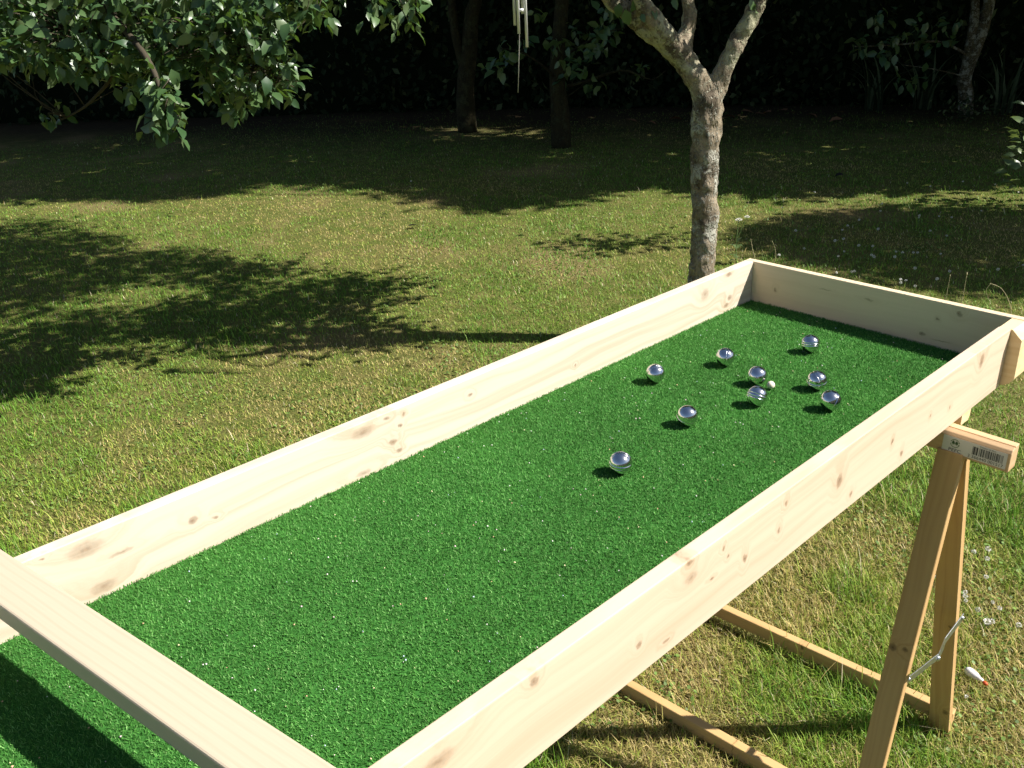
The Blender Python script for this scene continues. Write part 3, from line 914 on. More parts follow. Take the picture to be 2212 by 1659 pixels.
table = empty('bowling_table', (W / 2, -1.1, 0), 'long pale pine trough table lined with bright green turf', 'game table')
MY = Matrix(((0, -1, 0, 0), (1, 0, 0, 0), (0, 0, 1, T), (0, 0, 0, 1)))     # local x = world y, local y = -world x
MX = Matrix.Translation((0, 0, T))
B = 0.0016
Y0 = -2.36
link('side_board', box_mesh('side_board', Y0, -.0005, 0, TH, ZB, H, B, 2), wood('pine_left', PALE, PMID, PKN, kL, 1.0), table, MY)
link('side_board', box_mesh('side_board', Y0, -.062, -W - TH, -W, ZB, H, B, 2), wood('pine_right', (0.615, 0.50, 0.375), (0.505, 0.38, 0.26), PKN, kR, 5.0), table, MY)
link('end_board', box_mesh('end_board', -TH, W + .030, 0, TH * .8, ZB, H, B, 2), wood('pine_end', (0.70, 0.555, 0.375), (0.58, 0.44, 0.265), (.22, .13, .06), kE, 9.0, amt=.4), table, MX)
link('end_board', box_mesh('end_board', -TH, W + TH, Y0 - TH, Y0, ZB, H, B, 2), wood('pine_near_end', PALE, PMID, PKN, [], 14.0), table, MX)
post_poly = [(W + .001, ZB + .006), (.6076, ZB + .004), (.6190, -.014), (.6257, -.002), (.6245, .0766), (.6060, H - .001), (W + .001, H - .001)]
link('corner_post', prism_mesh('corner_post', post_poly, 'y', -.0612, -.0008, .0006), wood('post_wood', (.74, .58, .34), (.60, .42, .20), PKN, [], 21.0), table, MX)
link('base_panel', box_mesh('base_panel', .001, W - .001, Y0 + .002, -.001, -.020, -.0095), wood('panel_wood', PALE, PMID, PKN, [], 30.0), table, MX)
for y in (-.228, -1.05, -2.2):
    poly = [(y, ZB - .0008), (y + .0385, ZB - .0008), (y + .0385, ZB - .013), (y + .034, ZB - .0215), (y + .004, ZB - .0215), (y, ZB - .018)]
    link('cross_batten', prism_mesh('cross_batten', poly, 'x', -TH + .002, W + TH - .0005 if y > -.5 else W - .06, 0), M.setdefault('batten', wood('batten_wood', (.78, .60, .36), (.60, .40, .19), PKN, [], 41.0)), table, MX)

# turf lining
turf = empty('artificial_turf', (W / 2, -1.1, T), 'bright green artificial turf covering the bottom of the table', 'turf')
link('backing', box_mesh('backing', .0015, W - .0015, Y0 + .003, -.0015, T - .0090, T - .0041), flat('turf_backing', (.036, .135, .024), .9, .1), turf)
def build_fibres(n):
    X = rng.uniform(.001, W - .001, n)
    u = rng.random(n)
    Y = np.where(u < .93, rng.uniform(-1.95, -.001, n), rng.uniform(Y0 + .004, -1.95, n))
    az = rng.uniform(0, 6.283, n)
    ln = rng.uniform(.0034, .0052, n); wd = rng.uniform(.0006, .0013, n)
    lean = np.abs(rng.normal(0.6, .6, n)) + .15
    patch = vnoise(X * 3, Y * 3, .35) * .6 + vnoise(X * 3 + 5, Y * 3, .09) * .4
    dx, dy = np.cos(az), np.sin(az)
    tw = az + rng.uniform(.6, 2.5, n)
    ch = ln / np.sqrt(1 + lean ** 2); cl = ch * lean
    P0 = np.stack([X, Y, np.full(n, T - .0042)], 1)
    S = np.stack([np.cos(tw) * wd / 2, np.sin(tw) * wd / 2, np.zeros(n)], 1)
    tp = P0 + np.stack([dx * cl, dy * cl, ch], 1)
    V = np.stack([P0 - S, P0 + S, tp - S * .7, tp + S * .7], 1)
    V[:, :, 0] = np.clip(V[:, :, 0], .0004, W - .0004); V[:, :, 1] = np.minimum(V[:, :, 1], -.0004)
    V = V.reshape(-1, 3)
    b = (np.arange(n) * 4)[:, None]
    F = np.stack([b + [0, 1, 3], b + [0, 3, 2]], 1).reshape(-1, 3)
    c1 = np.array([.054, .190, .033]); c2 = np.array([.102, .300, .056]); c3 = np.array([.20, .42, .12])
    t = rng.random(n)[:, None]
    c = np.where(t < .86, c1 + (c2 - c1) * (t / .86), c3)
    c = c * (0.74 + .52 * patch)[:, None] * rng.uniform(.8, 1.2, n)[:, None]
    return V, F, np.repeat(c, 4, axis=0)
V, F, C_ = build_fibres(330000)
tag(link('fibres', fast_mesh('fibres', V, F, C_), M['fibre'], turf), kind='stuff')
def build_specks(n):
    X = rng.uniform(.01, W - .01, n); Y = rng.uniform(-1.9, -.01, n); R_ = rng.uniform(.0006, .0017, n)
    o = np.array([(1, 0, 0), (-1, 0, 0), (0, 1, 0), (0, -1, 0), (0, 0, 1), (0, 0, -1)])
    Vv = np.stack([X, Y, T + rng.uniform(-.0012, .0002, n)], 1)[:, None] + o[None] * R_[:, None, None] * rng.uniform(.6, 1.3, (n, 6, 1))
    f = np.array([(0, 2, 4), (2, 1, 4), (1, 3, 4), (3, 0, 4), (2, 0, 5), (1, 2, 5), (3, 1, 5), (0, 3, 5)])
    F = (np.arange(n) * 6)[:, None, None] + f[None]
    pal = np.array([(.75, .72, .66), (.70, .52, .55), (.70, .62, .36), (.45, .55, .62), (.66, .40, .25), (.7, .7, .62)])
    return Vv.reshape(-1, 3), F.reshape(-1, 3), np.repeat(pal[rng.integers(0, 6, n)], 6, axis=0)
V, F, C_ = build_specks(520)
tag(link('pale_specks', fast_mesh('pale_specks', V, F, C_), M['specks'], turf), kind='stuff')

# plank laid across the side boards
a = np.array([-.003, -1.653]); b = np.array([.588, -1.527]); u = (b - a) / np.linalg.norm(b - a); nrm = np.array([u[1], -u[0]])
pw = .056; pc = a + nrm * pw / 2
def plank_joint(N, p, col):
    x, y, z = N.sepxyz(p)
    d = N.math('ABSOLUTE', N.math('SUBTRACT', N.math('MULTIPLY_ADD', y, 0.18, x), -.012))
    m = N.math('MULTIPLY', N.rng(d, .0004, .0012, 1, 0), N.rng(y, -.002, .004))
    return N.mix(N.math('MULTIPLY', m, .35), col, (.30, .19, .10))
def wood_flat(name, *a_, **k):
    return wood(name, *a_, **k)
pm = NT('plank_wood')
p_ = pm.coord(); px_, py_, pz_ = pm.sepxyz(p_)
wob = pm.noise(pm.xyz(pm.math('MULTIPLY', px_, 1.6), pm.math('MULTIPLY', py_, 8), 3.0), 1.0, 2.0)
gg = pm.math('MULTIPLY_ADD', py_, 620.0, pm.math('MULTIPLY', wob, 14.0))
ln_ = pm.rng(pm.math('SINE', gg), .35, 1.0)
br = pm.noise(pm.xyz(pm.math('MULTIPLY', px_, 1.2), pm.math('MULTIPLY', py_, 30), 0.0), 1.0, 2.0)
fi = pm.noise(pm.xyz(pm.math('MULTIPLY', px_, 16.0), pm.math('MULTIPLY', py_, 520.0), pm.math('MULTIPLY', pz_, 400)), 1.0, 2.0)
ff = pm.math('ADD', pm.math('MULTIPLY', ln_, .22), pm.math('MULTIPLY', pm.math('SUBTRACT', fi, .5), .35))
ff = pm.n('ShaderNodeClamp', {0: pm.math('ADD', ff, pm.math('MULTIPLY', br, .25))})
pcol = pm.mix(ff, (.50, .42, .31), (.40, .315, .215))
pcol = plank_joint(pm, p_, pcol)
pm.bump(fi, .12, .001)
pm.base(pcol, .5, .4)
plank_me = box_mesh('loose_plank', -.32, .98, -pw / 2, pw / 2, 0, .0298, .0042, 4)
for f_ in plank_me.polygons: f_.use_smooth = False
plank = link('loose_plank', plank_me, pm.m, None, basis((pc[0], pc[1], T + H + .0006), (u[0], u[1], 0), (0, 0, 1)))
tag(plank, 'pale planed plank with rounded edges lying slantwise across the near side boards', 'plank')

# ------------------------------------------------------------------ trestle
k_ = .82759
AMB = (0.52, 0.34, 0.15); AMB2 = (0.41, 0.24, 0.095); AMK = (.055, .022, .012)
tz = T + ZB - .0008
trestle = empty('trestle', (.32, -.28, 0), 'amber wooden folding trestle carrying the far end of the table', 'trestle')
def bar(name, p0, p1, w, t, wdir, knots=(), mat=None, seed=1.0, bev=.0012):
    """bar from p0 to p1; w across wdir, t across the third direction"""
    p0 = np.asarray(p0, float); p1 = np.asarray(p1, float)
    L = float(np.linalg.norm(p1 - p0))
    me = box_mesh(name, 0, L, -t / 2, t / 2, -w / 2, w / 2, bev, 1)
    mt = mat or wood(name + '_wood', AMB, AMB2, AMK, list(knots), seed, streak=80, amt=.6, rough=.6)
    return link(name, me, mt, trestle, basis(p0, p1 - p0, wdir))
by0, by1 = -.357 * k_, -.319 * k_
beam_poly = [(by0, tz - .0455), (by0, tz - .010), (by0 + .004, tz - .0045), (by0 + .0125, tz), (by0 + .0125, tz - .003), (by0 + .0145, tz - .003), (by0 + .0145, tz), (by1 - .001, tz), (by1, tz - .001), (by1, tz - .0455)]
bm_o = link('beam', prism_mesh('beam', beam_poly, 'x', -.13, .7135, .0008), wood('beam_wood', (.56, .385, .22), (.44, .275, .135), AMK, [], 3.0, streak=70), trestle)
fr = tz - .0455
legs = {'near': ((.617, -.290, fr + .004), (.6415, -.490, -.012), (-.005, -.290, fr + .004), (-.03, -.56, -.012)),
        'far': ((.617, -.272, fr + .004), (.6415, -.089, -.012), (-.005, -.272, fr + .004), (-.03, -.165, -.012))}
for key in ('near', 'far'):
    r0, r1, l0, l1 = legs[key]
    kn = [(.405, -.014, .007, .008), (.40, .008, .006, .006)] if key == 'near' else [(.47, .012, .006, .004), (.755, .014, .008, .006)]
    bar('leg', r0, r1, .0445, .017, (1, 0, 0), kn, seed=7.0 if key == 'near' else 11.0)
    bar('leg', l0, l1, .0445, .017, (1, 0, 0), [], seed=15.0)
def lerp(a, b, t): return np.asarray(a) + (np.asarray(b) - np.asarray(a)) * t
for key, s in (('near', .955), ('far', .935)):
    r0, r1, l0, l1 = legs[key]
    a_ = lerp(r0, r1, s); b_ = lerp(l0, l1, s); b_[2] = a_[2]
    off = np.array([0, .020, 0])
    e = (b_ - a_) / np.linalg.norm(b_ - a_)
    bar('stretcher', a_ + off - e * .020, b_ + off + e * .02, .036, .022, (0, 0, 1), [(.36, .010, .004, .008)] if key == 'far' else [(.31, 0, .0012, .03)], seed=19.0 if key == 'near' else 23.0,
        mat=None)
# steel folding stay between the right legs
N = NT('zinc_steel')
zn = N.noise(N.coord(), 120, 3.0)
M['zinc'] = N.base(N.mix(zn, (.52, .54, .55), (.68, .70, .70)), N.math('MULTIPLY_ADD', zn, .2, .24), .5, 1.0)
stay = link('stay', box_mesh('stay', 0, .001, 0, .001, 0, .001), M['zinc'], trestle)
XS = .6645
pA = (XS, -.430, .404); pM = (XS + .002, -.297, .374); pM2 = (XS + .002, -.289, .400); pB = (XS, -.192, .408)
# observed line projected on the plane of the leg sides
def flatbar(name, pts, w, th, parent):
    bm = bmesh.new()
    P = [np.asarray(p, float) for p in pts]
    rows = []
    for i, p in enumerate(P):
        d = P[min(i + 1, len(P) - 1)] - P[max(i - 1, 0)]
        d = d / np.linalg.norm(d); s = np.cross(d, [1, 0, 0]); s /= np.linalg.norm(s)
        rows.append([bm.verts.new(p + s * a * w / 2 + np.array([b, 0, 0]) * th) for a, b in ((-1, 0), (1, 0), (1, 1), (-1, 1))])
    for r0, r1 in zip(rows, rows[1:]):
        for j in range(4):
            bm.faces.new((r0[j], r0[(j + 1) % 4], r1[(j + 1) % 4], r1[j]))
    bm.faces.new(rows[0]); bm.faces.new(rows[-1][::-1])
    bmesh.ops.recalc_face_normals(bm, faces=bm.faces)
    bmesh.ops.bevel(bm, geom=list(bm.edges), offset=.0004, segments=1, affect='EDGES')
    return bm_mesh(name, bm)
bpy.data.objects.remove(stay)
st1 = link('stay', flatbar('stay', [pA, (XS, -.375, .3895), (XS + .0005, -.33, .380), pM], .016, .0018, None), M['zinc'], trestle)
st2 = link('stay', flatbar('stay', [(XS + .0022, -.303, .367), (XS + .0022, -.286, .384), (XS + .0022, -.278, .402), (XS + .001, -.235, .405), pB], .019, .0018, None), M['zinc'], trestle)
def rivet(p, r, parent):
    bm = bmesh.new()
    bmesh.ops.create_uvsphere(bm, u_segments=12, v_segments=8, radius=r)
    for v in bm.verts: v.co.x *= .55
    link('rivet', bm_mesh('rivet', bm, True), M['zinc'], parent, Matrix.Translation(Vector(p)))
def sub(o):
    o['_loc'] = [0, 0, 0]
    return o
for p, r, pr in ((np.array(pA) + [.0016, .003, -.001], .0045, st1), ((XS + .005, -.2985, .371), .0055, st1), ((XS + .003, -.196, .408), .004, st2)):
    bm = bmesh.new(); bmesh.ops.create_uvsphere(bm, u_segments=12, v_segments=8, radius=r)
    for v in bm.verts: v.co.x *= .55; v.co += Vector([float(c) for c in p])
    o = bpy.data.objects.new('rivet', bm_mesh('rivet', bm, True)); COL.objects.link(o); o.data.materials.append(M['zinc'])
    o.parent = pr; o.matrix_parent_inverse = Matrix.Translation(-Vector(trestle['_loc'])) @ Matrix.Identity(4)
    o.matrix_parent_inverse = Matrix.Identity(4)

# paper label on the beam
LBL = basis((.726 * k_, by0 - .0004, T - .0805 * k_), (1, 0, 0), (0, 0, 1))     # local x right, local z up, faces -y
LW, LHt = .130 * k_, .0365 * k_
paper = flat('label_paper', (.62, .60, .57), .55, .4)
ink = flat('label_ink', (.03, .03, .03), .6, .3)
green_ink = flat('label_green_ink', (.12, .20, .09), .6, .3)
stick = link('label_sticker', box_mesh('label_sticker', 0, LW, -.00015, .0002, 0, LHt), paper, trestle, LBL)
stick['label'] = 'white paper label with an emblem and a barcode'
def child_flat(name, me, mat, parent):
    o = bpy.data.objects.new(name, me); COL.objects.link(o)
    me.materials.append(mat)
    o.parent = parent
    return o
def rects(name, R_, y=-.00035):
    V, F = [], []
    for x0, x1, z0, z1 in R_:
        b = len(V)
        V += [(x0, y, z0), (x1, y, z0), (x1, y, z1), (x0, y, z1)]
        F += [(b, b + 1, b + 2), (b, b + 2, b + 3)]
    return fast_mesh(name, V, F)
def ean13(code):
    Lc = ['0001101', '0011001', '0010011', '0111101', '0100011', '0110001', '0101111', '0111011', '0110111', '0001011']
    par = ['LLLLLL', 'LLGLGG', 'LLGGLG', 'LLGGGL', 'LGLLGG', 'LGGLLG', 'LGGGLL', 'LGLGLG', 'LGLGGL', 'LGGLGL'][int(code[0])]
    s = '101'
    inv = lambda c: ''.join('1' if q == '0' else '0' for q in c)
    for d, p in zip(code[1:7], par):
        c = Lc[int(d)]
        s += c if p == 'L' else inv(c)[::-1]
    s += '01010'
    for d in code[7:]: s += inv(Lc[int(d)])
    return s + '101'
bits = ean13('3366440001517')
bx0, bx1 = LW * .475, LW * .945; bw = (bx1 - bx0) / len(bits)
R_ = []
i = 0
while i < len(bits):
    if bits[i] == '1':
        j = i
        while j < len(bits) and bits[j] == '1': j += 1
        R_.append((bx0 + i * bw, bx0 + j * bw, LHt * .30, LHt * .82))
        i = j
    else: i += 1
child_flat('barcode', rects('barcode', R_), ink, stick)
def text(body, x, z, size, mat, name='printed_text', sx=1.0):
    cu = bpy.data.curves.new('txt', 'FONT'); cu.body = body; cu.size = size
    o = bpy.data.objects.new('txt', cu); COL.objects.link(o)
    dg = bpy.context.evaluated_depsgraph_get()
    me = bpy.data.meshes.new_from_object(o.evaluated_get(dg))
    bpy.data.objects.remove(o)
    for v in me.vertices:
        v.co = Vector((x + v.co.x * sx, -.00035, z + v.co.y))
    me.materials.clear()
    child_flat(name, me, mat, stick)
text('PEFC', LW * .105, LHt * .08, .0088, ink, sx=1.15)
text('3', LW * .415, LHt * .06, .0082, ink)
text('366440 001517', LW * .475, LHt * .06, .0082, ink, sx=1.02)
text('Treteau en Bois', LW * .575, LHt * .87, .0042, ink)
# emblem: two small trees inside a ring of turning arrows
V, F = [], []
def arc(cx, cz, r0, r1, a0, a1, n=20):
    for q in range(n):
        t0 = a0 + (a1 - a0) * q / n; t1 = a0 + (a1 - a0) * (q + 1) / n
        b = len(V)
        for r, t in ((r0, t0), (r1, t0), (r1, t1), (r0, t1)):
            V.append((cx + r * math.cos(t), -.00035, cz + r * math.sin(t)))
        F.extend([(b, b + 1, b + 2), (b, b + 2, b + 3)])
ex, ez, er = LW * .195, LHt * .62, LHt * .27
arc(ex, ez, er * .86, er, .5, 2.9); arc(ex, ez, er * .86, er, 3.3, 5.9)
def tri(*p):
    b = len(V); V.extend([(x, -.00035, z) for x, z in p]); F.append((b, b + 1, b + 2))
for aa in (.45, 5.95):
    cxx, czz = ex + er * .93 * math.cos(aa), ez + er * .93 * math.sin(aa)
    tri((cxx - er * .2, czz), (cxx + er * .2, czz), (cxx, czz + (er * .28 if aa > 3 else -er * .28)))
for dx in (-.36, .34):
    for kz in (0, .22, .42):
        w_ = er * (.42 - .22 * kz)
        tri((ex + dx * er - w_, ez - er * .22 + kz * er), (ex + dx * er + w_, ez - er * .22 + kz * er), (ex + dx * er, ez + er * .28 + kz * er))
    arc(ex + dx * er, ez - er * .35, 0, er * .1, 0, 6.283, 8)
child_flat('emblem', fast_mesh('emblem', np.array(V), F), green_ink, stick)

# ------------------------------------------------------------------ boules and jack
def boule_mesh(rings, r=.0189):
    bm = bmesh.new()
    bmesh.ops.create_icosphere(bm, subdivisions=6, radius=r)
    co = np.array([v.co[:] for v in bm.verts]) / r
    dep = np.zeros(len(co))
    for nx, ny, nz, off in rings:
        n = np.array([nx, ny, nz]); n = n / np.linalg.norm(n)
        d = np.abs(co @ n - off)
        dep = np.maximum(dep, np.clip(1 - d / .062, 0, 1) ** .6)
    co = co * (r - .00110 * dep)[:, None]
    for v, c in zip(bm.verts, co): v.co = c
    return bm_mesh('boule', bm, True)
BM = [boule_mesh([(1, 0, 0, -.16), (1, 0, 0, .16), (0, 0, 1, -.16), (0, 0, 1, .16)]),
      boule_mesh([(0, 0, 1, 0.0)]), boule_mesh([(0, 0, 1, -.13), (0, 0, 1, .13), (1, 0, 0, 0)]), boule_mesh([(1, .3, 0, 0), (0, 1, 0, .1), (0, 1, 0, -.1)])]
N = NT('chrome')
cn = N.noise(N.coord(), 160, 3.0)
M['chrome'] = N.base((.70, .71, .73), N.math('MULTIPLY_ADD', cn, .08, .07), .5, 1.0)
N.bump(cn, .02, .0004)
boules = [((.1266, -.5242), 3, (20, 10, 60), 'chrome boule nearest the left side board, left of all the others'),
          ((.1817, -.3673), 2, (70, 30, 10), 'chrome boule at the back, second from the left side board'),
          ((.2727, -.1952), 2, (5, 15, 150), 'chrome boule farthest away, close to the shaded end board'),
          ((.2800, -.4025), 1, (60, 70, 0), 'smooth chrome boule touching the back left of the cream jack'),
          ((.3750, -.3468), 3, (100, 40, 20), 'chrome boule to the right of the jack, behind the rightmost boule'),
          ((.3292, -.4785), 0, (25, 20, 140), 'chrome boule with crossed grooves just in front of the jack'),
          ((.4366, -.4066), 1, (55, -35, 0), 'rightmost chrome boule, nearest the right side board'),
          ((.2830, -.6271), 1, (12, 18, 0), 'chrome boule with one belt groove, second nearest to the camera'),
          ((.3045, -.8321), 0, (4, -3, 125), 'chrome boule nearest the camera, lying alone with crossed double grooves')]
for (x, y), m, e, lab in boules:
    o = link('boule', BM[m], M['chrome'], None, Matrix.Translation((x, y, T + .0172)) @ Matrix.Rotation(math.radians(e[2]), 4, 'Z') @ Matrix.Rotation(math.radians(e[0]), 4, 'X') @ Matrix.Rotation(math.radians(e[1]), 4, 'Y'))
    tag(o, lab, 'boule', 'chrome boules on the turf')
bm = bmesh.new()
bmesh.ops.create_icosphere(bm, subdivisions=4, radius=.0077)
for v in bm.verts: v.co *= 1 + .012 * math.sin(v.co.x * 700) * math.sin(v.co.z * 600)
N = NT('jack_wood')
M['jack'] = N.base(N.mix(N.noise(N.coord(), 300, 3.0), (.62, .56, .44), (.74, .68, .56)), .45, .4)
tag(link('jack_ball', bm_mesh('jack_ball', bm, True), M['jack'], None, Matrix.Translation((.3106, -.4015, T + .0064))), 'small cream wooden jack ball lying among the boules', 'jack')

# ------------------------------------------------------------------ wind chime
def wind_chime():
    hd = hdist(F_BASE) - .35
    top = at(1126, -170, hd)
    root = empty('wind_chime', tuple(top), 'silver tube wind chime hanging from the fruit tree at the top edge', 'wind chime')
    M['alu'] = flat('chime_metal', (.74, .74, .72), .35, .6, .2)
    M['cord'] = flat('chime_cord', (.45, .43, .38), .8, .2)
    up = np.array([0, 0, 1.0])
    for x, y, L, dd in ((1112.5, 55, .36, .012), (1121, 73, .39, -.008), (1138.5, 102, .45, .0), (1129, 30, .33, .03)):
        p = at(x, y, hd + dd)
        n = 14
        V, F = tube_arrays(np.array([p, p + up * L]), [.0054, .0054], n, 0, False)
        V2, F2 = tube_arrays(np.array([p, p + up * L]), [.0045, .0045], n, 0, False)
        Vm, Fm = merge([(V, F), (V2, F2[:, ::-1])])
        rim = []
        for j in range(n):
            a, b = j, (j + 1) % n
            rim += [(a, 2 * n + a, 2 * n + b), (a, 2 * n + b, b), (n + a, n + b, 3 * n + b), (n + a, 3 * n + b, 3 * n + a)]
        tb = link('tube', fast_mesh('tube', Vm, np.vstack([Fm, np.array(rim)]), smooth=False), M['alu'], root)
        v, f = tube_arrays(np.array([p + up * L, top + (p - top) * np.array([1, 1, 0])]), [.0012, .0012], 5)
        link('cord', fast_mesh('cord', v, f), M['cord'], root)
    s0 = at(1121, -160, hd); s1 = at(1119, 200, hd)
    v, f = tube_arrays(np.array([s0, at(1122, 80, hd), s1]), [.0014, .0014, .0014], 5)
    link('cord', fast_mesh('cord', v, f), M['cord'], root)
    q = at(1125, 22, hd)
    v, f = tube_arrays(np.array([q - up * .006, q + up * .006]), [.011, .011], 16)
    link('striker', fast_mesh('striker', v, f), M['alu'], root)
    v, f = tube_arrays(np.array([top - up * .006, top + up * .006]), [.034, .034], 18)
    link('top_disc', fast_mesh('top_disc', v, f), M['twig'], root)
    j = np.argmin(np.linalg.norm(fork_left - top, axis=1))
    v, f = tube_arrays(np.array([top, fork_left[j]]), [.0016, .0016], 5)
    link('cord', fast_mesh('cord', v, f), M['cord'], root)
wind_chime()

# ------------------------------------------------------------------ flowers and small things in the grass
def flower_meshes():
    heads = []
    for k in range(3):
        r = np.random.default_rng(40 + k)
        n = 90
        P = unit(r.normal(0, 1, (n, 3))); P[:, 2] = P[:, 2] * .8
        V, F, c = leaf_cloud(P * .0045, P + r.normal(0, .25, P.shape), r.normal(0, 1, P.shape), r.uniform(.0034, .0052, n))
        heads.append(fast_mesh('flower_head', V, F))
    return heads
HEADS = flower_meshes()
for h_ in HEADS: h_.materials.append(M['petal'])
v, f = tube_arrays(np.array([(0, 0, 0), (.004, 0, .03), (.002, 0, .06)]), [.0011, .0010, .0009], 5)
STEM = fast_mesh('stem', v, f); STEM.materials.append(M['stem'])
def clover(x, y, size, hgt, label, group):
    g = ground_at(x, y, hgt)
    root = empty('clover_flower', (g[0], g[1], 0), label, 'flower', group)
    hd_o = bpy.data.objects.new('flower_head', HEADS[random.randrange(3)]); COL.objects.link(hd_o)
    hd_o.parent = root; hd_o.location = (0, 0, hgt); hd_o.scale = (size,) * 3; hd_o.rotation_euler = (random.uniform(-.4, .4), random.uniform(-.4, .4), random.uniform(0, 6))
    s = bpy.data.objects.new('stem', STEM); COL.objects.link(s)
    s.parent = root; s.scale = (1, 1, hgt / .06); s.rotation_euler = (0, 0, random.uniform(0, 6))
q8 = lambda x, y: ((1900 + x * .29837) * 2212 / 2560, (500 + y * .29837) * 2212 / 2560)
for x, y in [(830, 165), (1010, 90), (1335, 130), (1425, 258), (1565, 298), (700, 325), (628, 340), (370, 405), (705, 430), (655, 470), (828, 380), (945, 385), (935, 460), (955, 472), (1130, 475), (1140, 432),
             (1195, 440), (1320, 440), (1285, 440), (770, 600), (792, 596), (1180, 665), (1222, 673), (1300, 720), (1485, 660), (1995, 580), (1515, 450), (1300, 570), (1590, 595), (640, 608), (735, 215), (690, 250),
             (990, 242), (1500, 135), (1605, 145), (300, 255), (160, 460), (2205, 545), (1180, 690)]:
    clover(*q8(x, y), random.uniform(.75, 1.15), random.uniform(.04, .07), 'white clover flower in the shaded lawn beyond the end board', 'clover flowers beyond the table end')
for x, y in [(1960, 395), (2010, 402), (2080, 392), (1690, 448), (2200, 415), (1905, 440), (1985, 470), (2120, 455), (2150, 398), (1760, 415)]:
    clover(x, y, random.uniform(.7, 1.0), .05, 'tiny white clover flower in the far sunlit strip', 'clover flowers in the far sunlit strip')
qA = lambda x, y: ((2100 + x * .26528) * 2212 / 2560, (1480 + y * .26528) * 2212 / 2560)
for x, y, s in [(1300, 165, .9), (1385, 280, 1.25), (1425, 275, 1.15), (1440, 95, .6), (1505, 150, .8), (1685, 310, .9), (1180, 40, .8), (1190, 985, .6), (1185, 80, .7)]:
    clover(*qA(x, y), s, random.uniform(.02, .035), 'white clover flower in the grass right of the trestle legs', 'clover flowers right of the trestle')
for x, y in [(2025, 255), (2020, 305), (1950, 270), (2015, 400), (1905, 480), (1750, 400)]:
    px_ = (1500 + x * .4792) * 2212 / 2560; py_ = (1250 + y * .4792) * 2212 / 2560
    clover(px_, py_, random.uniform(.8, 1.1), .03, 'white clover flower in the grass beside the upper trestle leg', 'clover flowers beside the upper trestle leg')
tag_daisy = ground_at(888, 391, .04)
clover(888, 391, 1.1, .04, 'single white flower alone at the edge of the far shade', 'lone flower')

def yarrow():
    g = ground_at(1590, 570)
    hd = hdist(g)
    root = empty('yarrow_plant', tuple(g), 'tall weed with two white flower heads right of the fruit tree trunk', 'plant')
    a = at(1596, 474, hd); b = at(1614, 468, hd); m = at(1591, 520, hd)
    v, f = limb([g, m, a], .003, .002, 8, 5); link('stem', fast_mesh('stem', v, f), M['stem'], root)
    v, f = limb([m, at(1603, 492, hd), b], .002, .0015, 8, 5); link('stem', fast_mesh('stem', v, f), M['stem'], root)
    for c, s in ((a, 1.6), (b, 1.3)):
        o = link('flower_head', HEADS[0].copy(), None, root, Matrix.Translation(Vector(c)) @ Matrix.Diagonal((s * 1.5, s * 1.5, s * .8, 1)))
    for i in range(9):
        p = lerp(g, m, rng.uniform(.1, 1)); put_leaf(root, p, np.array([rng.normal(), rng.normal(), .5]), np.array([0, 0, 1.0]), .05, M['leaf_bush'])
yarrow()

def stalk(pts, hd, r, label, head=False):
    P = [at(x, y, hd) for x, y in pts]
    base = P[0].copy()
    root = empty('grass_stalk', tuple(base), label, 'grass stalk', 'long dry grass stalks')
    v, f = limb(P, r, r * .6, 14, 5)
    link('stem', fast_mesh('stem', v, f), M['straw'], root)
    if head:
        v, f = tube_arrays(np.array([P[-1], P[-1] + (P[-1] - P[-2]) * .12, P[-1] + (P[-1] - P[-2]) * .24]), [r, r * 2.6, r * .8], 6)
        link('seed_head', fast_mesh('seed_head', v, f), M['straw'], root)
def gh(x, y): return hdist(ground_at(x, y))
stalk([(2186, 700), (2182, 660), (2165, 625), (2140, 612)], gh(2186, 700), .0018, 'pale looping grass stalk behind the right end of the end board')
stalk([(2140, 612), (2130, 628), (2137, 650)], gh(2186, 700), .0014, 'short curled grass stalk beside the pale looping stalk')
stalk([(1634, 570), (1626, 540), (1622, 516)], gh(1634, 570), .0022, 'straight bleached grass stalk at the far left table corner')
stalk([(1660, 590), (1675, 560), (1674, 536), (1668, 520)], gh(1660, 590), .0014, 'thin bent grass stalk behind the end board')
stalk([(2075, 665), (2082, 630), (2088, 596)], gh(2075, 665), .0014, 'thin upright grass stalk with seed head behind the end board', True)
stalk([(2042, 650), (2048, 620), (2052, 598)], gh(2042, 650), .0012, 'thin upright grass stalk left of the seed headed one', True)
stalk([(1448, 620), (1430, 590), (1408, 560)], gh(1448, 620), .0015, 'dry slanting grass stalk left of the fruit tree trunk')
stalk([(1482, 600), (1476, 560), (1470, 530)], gh(1482, 600), .0012, 'thin dry grass stalk right against the fruit tree trunk')

# fallen leaves
def fallen(x, y, L, mat, label, group='fallen leaves on the lawn'):
    g = ground_at(x, y)
    me = LEAVES[random.randrange(7)]
    o = bpy.data.objects.new('fallen_leaf', me); COL.objects.link(o)
    o.material_slots[0].link = 'OBJECT'; o.material_slots[0].material = mat
    o.matrix_world = Matrix.Translation((g[0], g[1], .028)) @ Matrix.Rotation(random.uniform(0, 6.28), 4, 'Z') @ Matrix.Rotation(random.uniform(-.3, .3), 4, 'X') @ Matrix.Scale(L, 4)
    tag(o, label, 'leaf', group)
fallen(882, 496, .09, M['dark_leaf'], 'blackish curled leaf on the sunlit middle of the lawn')
fallen(826, 471, .05, M['dark_leaf'], 'small dark leaf above left of the blackish curled leaf')
fallen(362, 470, .07, M['dead_leaf'], 'brown leaf on the sunlit grass at the left')
fallen(948, 372, .07, M['dead_leaf'], 'reddish leaf at the edge of the far shade')
fallen(1822, 383, .08, M['dark_leaf'], 'dark leaf in the shade right of the fruit tree')
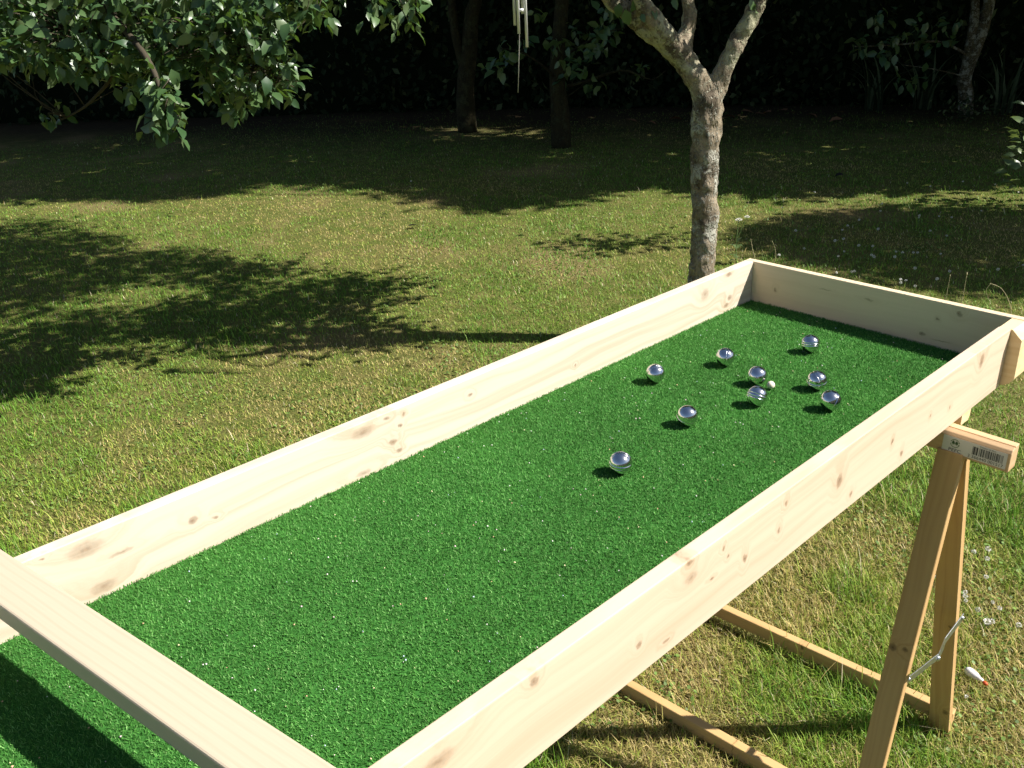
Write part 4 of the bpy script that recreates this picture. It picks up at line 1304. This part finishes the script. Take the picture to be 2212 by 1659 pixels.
for x, y in [(1630, 250), (1700, 243), (1560, 256), (1445, 262), (1665, 247), (1600, 245), (1740, 252), (1400, 268), (1350, 262), (1820, 262)]:
    fallen(x, y, random.uniform(.10, .18), M['dead_leaf'], 'dull red dead leaf under the dark hedge', 'dead leaves under the hedge')

# white cone with a red tip by the trestle foot
c0 = ground_at(*qA(1165, 800)); c1 = ground_at(*qA(1330, 915)); d = (c1 - c0)
root = empty('plastic_float', (c0[0], c0[1], 0), 'white teardrop float with an orange red tip lying beside the trestle foot', 'float')
L_ = float(np.linalg.norm(d)); R0 = .0105
prof = [(0, .35), (.05, .75), (.15, 1.0), (.35, 1.05), (.6, .85), (.85, .5), (1.0, .32)]
pts = np.array([c0 + d * t for t, _ in prof]); pts[:, 2] = .026
v, f = tube_arrays(pts, [R0 * r for _, r in prof], 14)
link('body', fast_mesh('body', v, f, smooth=True), flat('white_plastic', (.72, .69, .70), .45, .4), root)
pts = np.array([c0 + d * t for t in (1.0, 1.1, 1.2, 1.26)]); pts[:, 2] = .024
v, f = tube_arrays(pts, [R0 * .34, R0 * .5, R0 * .45, R0 * .2], 12)
link('tip', fast_mesh('tip', v, f, smooth=True), flat('red_plastic', (.55, .10, .03), .45, .4), root)

ONES = ['', 'first', 'second', 'third', 'fourth', 'fifth', 'sixth', 'seventh', 'eighth', 'ninth', 'tenth', 'eleventh', 'twelfth', 'thirteenth', 'fourteenth', 'fifteenth', 'sixteenth', 'seventeenth', 'eighteenth', 'nineteenth']
def ordinal(n):
    if n < 20: return ONES[n]
    t = {2: ('twentieth', 'twenty'), 3: ('thirtieth', 'thirty'), 4: ('fortieth', 'forty')}[n // 10]
    return t[0] if n % 10 == 0 else t[1] + ' ' + ONES[n % 10]
alike = {}
for o in COL.objects:
    if o.parent is None and 'label' in o and 'group' in o:
        alike.setdefault((o['group'], o['label']), []).append(o)
for (g, lab), obs in alike.items():
    if len(obs) < 2: continue
    px = lambda o: np.dot(np.array(o.matrix_basis.translation) - CAM, RT) / np.dot(np.array(o.matrix_basis.translation) - CAM, FW)
    for i, o in enumerate(sorted(obs, key=px)):
        o['label'] = lab + ', ' + ordinal(i + 1) + ' from the left'
for o in EMPTIES:
    if '_loc' in o: del o['_loc']
